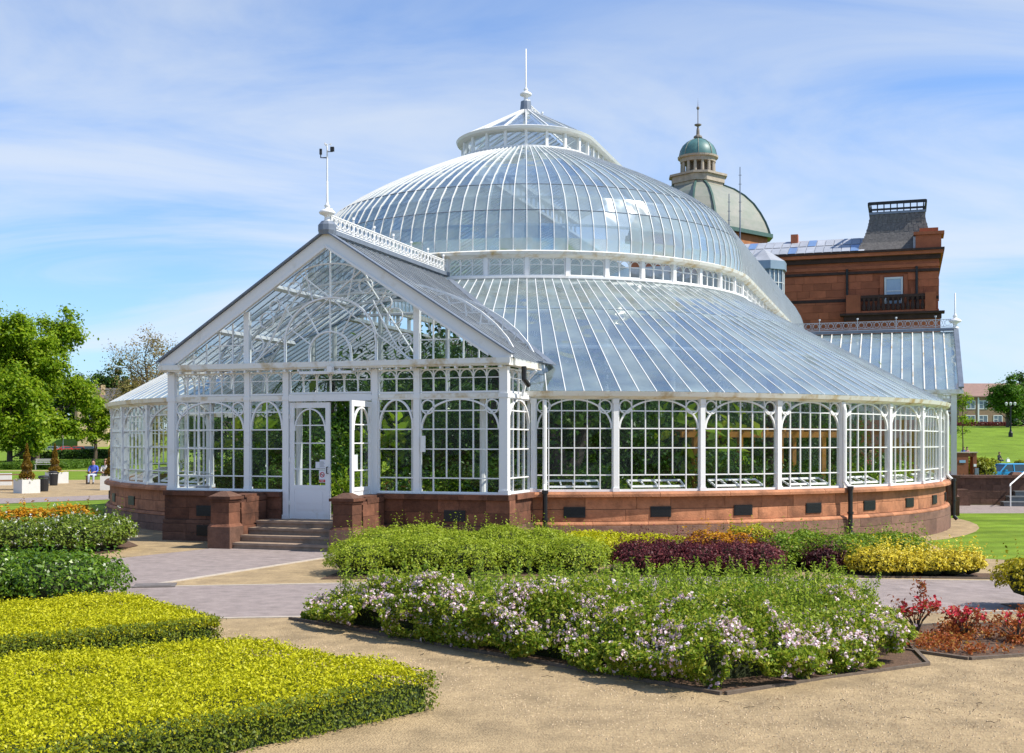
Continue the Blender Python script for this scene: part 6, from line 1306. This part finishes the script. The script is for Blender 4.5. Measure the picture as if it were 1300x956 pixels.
# ------------------------------------------------------------------ planters, bins, benches on the left
grp = mat('planter_white', (.62, .62, .60), .6, .05, 5); binm = mat('bin_black', (.02, .02, .022), .5, .1); benchw = mat('bench_wood', (.22, .12, .06), .8, .2); cone_l = lm('bronze_conifer_leaf', (.10, .055, .008), (.22, .13, .012), (.34, .24, .03))
def planter(label, px, py, w, h, rz, gname='white box planters on the gravel'):
    x, y = G(px, py); t = thing('planter', label, 'planter', (x, y, 0), rz, gname); hw = w / 2
    for k in range(4):
        a = k * pi / 2; ca, sa = cos(a), sin(a); m = MB(); rot = lambda X, Y: (X * ca - Y * sa, X * sa + Y * ca)
        e0, e1 = (-hw, hw) if k % 2 == 0 else (-hw + .053, hw - .053); q0 = [rot(e0, -hw), rot(e1, -hw), rot(e1, -hw + .05), rot(e0, -hw + .05)]; m.prism(q0, 0, h).build('side_panel', grp, t)
    MB().box(-hw + .055, hw - .055, -hw + .055, hw - .055, .05, h - .06).build('soil', soilm, t); return x, y
def topiary(label, x, y, z, h, r, flowers=None):
    t = thing('conical_shrub', label, 'topiary', (x, y, z), 0, 'bronze conical shrubs in the planters'); k = 2600; f = rng.uniform(0, 1, k) ** .6; rr = r * f * (1 - .12 * np.abs(rng.normal(0, 1, k))) * (.82 + .18 * np.sin((1 - f) * 22)); a = rng.uniform(0, 6.28, k); z_ = h * (1 - f) + .12
    leaves('foliage', np.c_[rr * np.cos(a), rr * np.sin(a), z_], .09, cone_l, t, up=.4); MB().tube([(0, 0, 0), (0, 0, h)], [.04, .01], 6).lathe([(r * .7, .12), (.0, h * .93)], 10).build('stem', twigm, t)
FLW = lm('pansy_petal', (.55, .12, .14), (.75, .65, .6), (.8, .7, .1))
def flowers(label, x, y, z, n, spread, lmat):
    t = thing('bedding_flowers', label, 'flowers', (x, y, z), 0, 'bedding flowers in the planters'); P = rng.normal(0, 1, (n, 3)) * [spread, spread, .03]; P[:, :2] = np.clip(P[:, :2], -spread * 1.4, spread * 1.4); P[:, 2] = np.abs(P[:, 2]) + .06; leaves('blossom', P, .08, lmat, t); Q = P.copy(); Q[:, 2] *= .6; leaves('foliage', Q, .09, MD, t)
x, y = planter('white box planter with the nearest bronze conical shrub beside a black bin', 34, 626, .82, .60, R_(48)); topiary('bronze conical shrub in the nearest white planter', x, y, .54, 1.55, .36); flowers('pink and white flowers round the nearest conical shrub', x, y, .54, 120, .26, FLW)
x, y = planter('white box planter with yellow flowers behind the smaller black bin', 72, 613.5, .95, .62, R_(40)); topiary('bronze conical shrub in the planter with yellow flowers', x - .1, y, .56, 1.5, .36); flowers('yellow flowers in the planter behind the smaller bin', x, y, .56, 150, .3, lm('yellow_petal', (.7, .5, .02), (.8, .6, .05)))
planter('white box planter cut by the left edge beside the picnic table', 2, 616, .95, .62, R_(20))
x, y = planter('pale box planter beside the seated couple at the drum', 140, 622, .85, .66, R_(15)); topiary('bronze conical shrub in the planter beside the seated couple', x + .05, y, .6, 1.75, .36); flowers('small pink flowers in the planter beside the couple', x, y, .6, 60, .26, FLW)
def bin_(label, px, py, h):
    x, y = G(px, py); t = thing('litter_bin', label, 'bin', (x, y, 0), 0, 'black litter bins on the gravel'); MB().lathe([(.0, 0), (.19, 0), (.235, h * .82), (.22, h * .82), (0, h * .8)], 16).build('body', binm, t); MB().lathe([(.25, h * .86), (.25, h * .93), (.2, h), (0, h + .02)], 16).lathe([(.0, h * .86), (.25, h * .86)], 16).build('lid', binm, t)
    for a in (0, 2.1, 4.2): MB().beam((.22 * cos(a), .22 * sin(a), h * .8), (.22 * cos(a), .22 * sin(a), h * .88), .03, .03, (cos(a), sin(a), 0)).build('lid_bracket', binm, t)
bin_('larger black litter bin against the nearest white planter', 55.5, 624, .72); bin_('smaller black litter bin before the yellow-flowered planter', 68, 616.5, .74)
def picnic(px, py):
    x, y = G(px, py); t = thing('picnic_table', 'brown wooden picnic table at the left edge of the gravel', 'table', (x, y, 0), R_(25))
    for k in range(5): MB().box(-.9, .9, -.36 + k * .147, -.36 + k * .147 + .135, .70, .74).build('plank', benchw, t)
    for s in (1, -1):
        for k in range(2): MB().box(-.9, .9, s * .72 - .13 + k * .14, s * .72 + k * .14, .42, .455).build('seat_plank', benchw, t)
        for e in (-.62, .62): MB().beam((e, s * .70, 0), (e, s * .22, .70), .08, .05, (1, 0, 0)).build('leg', benchw, t)
    for e in (-.57, .57): MB().box(e - .02, e + .02, -.85, .85, .36, .42).build('cross_bar', benchw, t)
picnic(8, 622)
def bench(label, x, y, rz, m_, gname='benches on the left lawn'):
    t = thing('park_bench', label, 'bench', (x, y, g(x, y)), rz, gname)
    for k in range(4): MB().box(-.8, .8, -.22 + k * .11, -.13 + k * .11, .42, .455).build('seat_slat', m_, t)
    for k in range(3): MB().box(-.8, .8, .22, .25, .55 + k * .13, .64 + k * .13).build('back_slat', m_, t)
    for s in (-.7, .7):
        for yy in (-.18, .2): MB().box(s - .03, s + .03, yy - .03, yy + .03, 0, .418 if yy < 0 else .9).build('leg', m_, t)
        MB().box(s - .03, s + .03, -.24, .23, .62, .66).build('arm', m_, t)
bench('pale park bench at the edge of the long grass', px_at(57, 97), 97, .15, mat('silvered_wood', (.42, .40, .38), .8, .1)); bx_, by_ = G(128, 614.5); bench('dark bench carrying the seated couple beside the drum', bx_, by_, .0, benchw)
person('seated person in a blue and white top on the bench by the drum', (bx_ - .35, by_ - .05, 0), 0, 'sit', cloth('blue_top', (.08, .14, .55)), cloth('pale_jeans', (.45, .50, .60)))
person('seated person in a pale grey top on the bench by the drum', (bx_ + .30, by_ - .05, 0), .15, 'sit', cloth('pale_grey_top', (.55, .55, .55)), cloth('black_trousers', (.02, .02, .025)), hair=mat('fair_hair', (.35, .22, .12), .6, .15))
# ------------------------------------------------------------------ terrace, steps and hill on the right
TW = thing('terrace_wall', 'dark red sandstone terrace wall beside the grey steps', 'wall', (17.6, 46.2, -.25), -R_(4))
for r in range(4):
    x = -.6 - .3 * (r % 2); i = r
    while x < 2.5:
        w = .62 + .16 * math.sin(i * 2.2 + r); w = min(w, 2.52 - x); MB().box(x + .004, x + w - .004, -.02, .4, .0 + r * .27 + .004, .27 + r * .27 - .004).build('stone_block', sanddark, TW); x += w; i += 1
MB().box(-.6, 2.5, .02, .5, -.4, 1.06).build('wall_core', mortar, TW); MB().box(-.7, 2.6, -.10, .6, 1.085, 1.19).build('coping', sanddark, TW); MB().box(-.75, .15, -.75, -.03, -.3, .55).box(-.7, .1, -.7, -.03, .553, .66).build('pier', sanddark, TW)
MB().rbox((2.2, .2, 1.195), (.5, .5, .12), 0, 0, .6).build('scroll_cap', sanddark, TW)
SG = mat('grey_step_stone', (.17, .18, .185), .85, .15, 5, .2)
ST = thing('garden_steps', 'grey stone steps with a white handrail at the right edge', 'steps', (20.0, 45.0, -.23), -R_(4))
for k in range(5): MB().box(-1.15 + .36 * k * .95, 6, .38 * k, .38 * k + (.42 if k < 4 else 2.2), -.2, .19 * (k + 1) - .05).box(-1.18 + .36 * k * .95, 6, .38 * k - .03, .38 * k + (.415 if k < 4 else 2.2), .19 * (k + 1) - .047, .19 * (k + 1)).build('step', SG, ST)
MB().tube([(-1.0, -.25, 0), (-1.0, -.25, .84)], .025, 8).tube([(.15, 1.2, .7), (.15, 1.2, 1.42)], .025, 8).build('handrail_post', white, ST); MB().tube([(-1.08, -.42, .80), (-1.0, -.25, .86), (.15, 1.2, 1.40), (.4, 1.35, 1.44)], .028, 8).build('handrail', white, ST)
RL = thing('railing', 'short black iron railing above the grey steps', 'railing', (21.0, 58, g(21, 58)), 0); MB().box(-1.2, 4, -.02, .02, .72, .76).box(-1.2, 4, -.02, .02, .12, .16).build('rail', iron, RL); b0 = MB().box(-.012, .012, -.012, .012, 0, .95).build('bar', iron, RL); b0.location = (-1.2, 0, 0)
for k in range(1, 30): dup(b0, loc=(-1.2 + .175 * k, 0, 0))
kx = px_at(1228, 62); KI = thing('gateway', 'brown brick gateway with a pale coping and a small blue plate', 'gateway', (kx, 62, g(kx, 62) - .1)); bb = mat('red_brown_brick', (.24, .085, .045), .9, .2, 6)
MB().box(-.55, .06, 0, .4, 0, 2.1).build('brick_panel', bb, KI); MB().box(.30, .50, 0, .4, 0, 2.1).build('brick_pier', bb, KI); MB().box(.062, .298, .02, .38, 1.9, 2.09).build('lintel', bb, KI); MB().box(-.62, .54, -.05, .45, 2.105, 2.16).build('coping', kerbm, KI)
MB().box(-.42, -.10, -.03, -.003, 1.58, 1.72).build('blue_plate', mat('blue_plate', (.25, .42, .62), .4, .05), KI); MB().box(.33, .47, -.03, -.003, 1.38, 1.52).build('notice', paper, KI); MB().box(.33, .52, -.22, -.05, 0, 1.3).build('post', lead, KI)
for k, (px, d) in enumerate(((1243, 74), (1249, 73), (1234, 75), (1297, 90), (1262, 92))): mound('verge_shrub', ('yellow-green shrub just right of the brick gateway', 'yellow-green shrub left of the bright blue car', 'yellow-green shrub seen through the brick gateway', 'shrub behind the roof of the bright blue car', 'low shrub on the grass above the blue car')[k], [(px_at(px, d), d, .8, .75, .7, 1.0 if k < 3 else .8)], lm('verge_leaf', (.10, .14, .01), (.25, .30, .02), (.45, .45, .05)), 900, .2, group='shrubs along the right verge')
def lamp(px, d):
    x = px_at(px, d); t = thing('street_lamp', 'black lamp post with twin lanterns before the round tree', 'lamp post', (x, d, g(x, d))); MB().lathe([(.28, -.1), (.28, .5), (.16, .7), (.10, 1.0), (.085, 4.0)], 8).build('post', iron, t); MB().tube([(-.55, 0, 3.95), (0, 0, 3.7), (.55, 0, 3.95)], .05, 6).build('arm', iron, t)
    for s in (-.55, .0, .55): MB().lathe([(.05, 3.95), (.13, 4.05), (.2, 4.32), (0, 4.45)], 8, (s, 0)).build('lantern', mat('lamp_white_%d' % (s * 10), (.6, .62, .62), .4, .05), t)
lamp(1283, 150)
x = px_at(1268, 120); person('person in dark clothes sitting alone on the grass slope', (x, 120, g(x, 120) - .42), .5, 'sit', cloth('black_top', (.03, .03, .04)), cloth('dark_jeans', (.04, .05, .09)), hair=mat('brown_hair', (.16, .09, .05), .6, .1))
x = px_at(1279.5, 119); t = thing('picnic_bag', 'small white bag on the grass beside the lone sitter', 'bag', (x, 119, g(x, 119))); MB().rbox((0, 0, -.03), (.4, .25, .32), .3, 0, .7).build('bag_body', white, t); MB().tube([(-.1, 0, .28), (-.08, 0, .4), (.08, 0, .4), (.1, 0, .28)], .015, 5).build('handle', white, t)
for px, c, lab in ((1223, (.08, .2, .6), 'sitter in a blue top on the slope above the gateway'), (1227.5, (.6, .3, .3), 'sitter in a pinkish top on the slope above the gateway')): x = px_at(px, 126); person(lab, (x, 126, g(x, 126) - .40), 0, 'sit', cloth('top_%d' % px, c), cloth('trousers_%d' % px, (.08, .08, .12)))
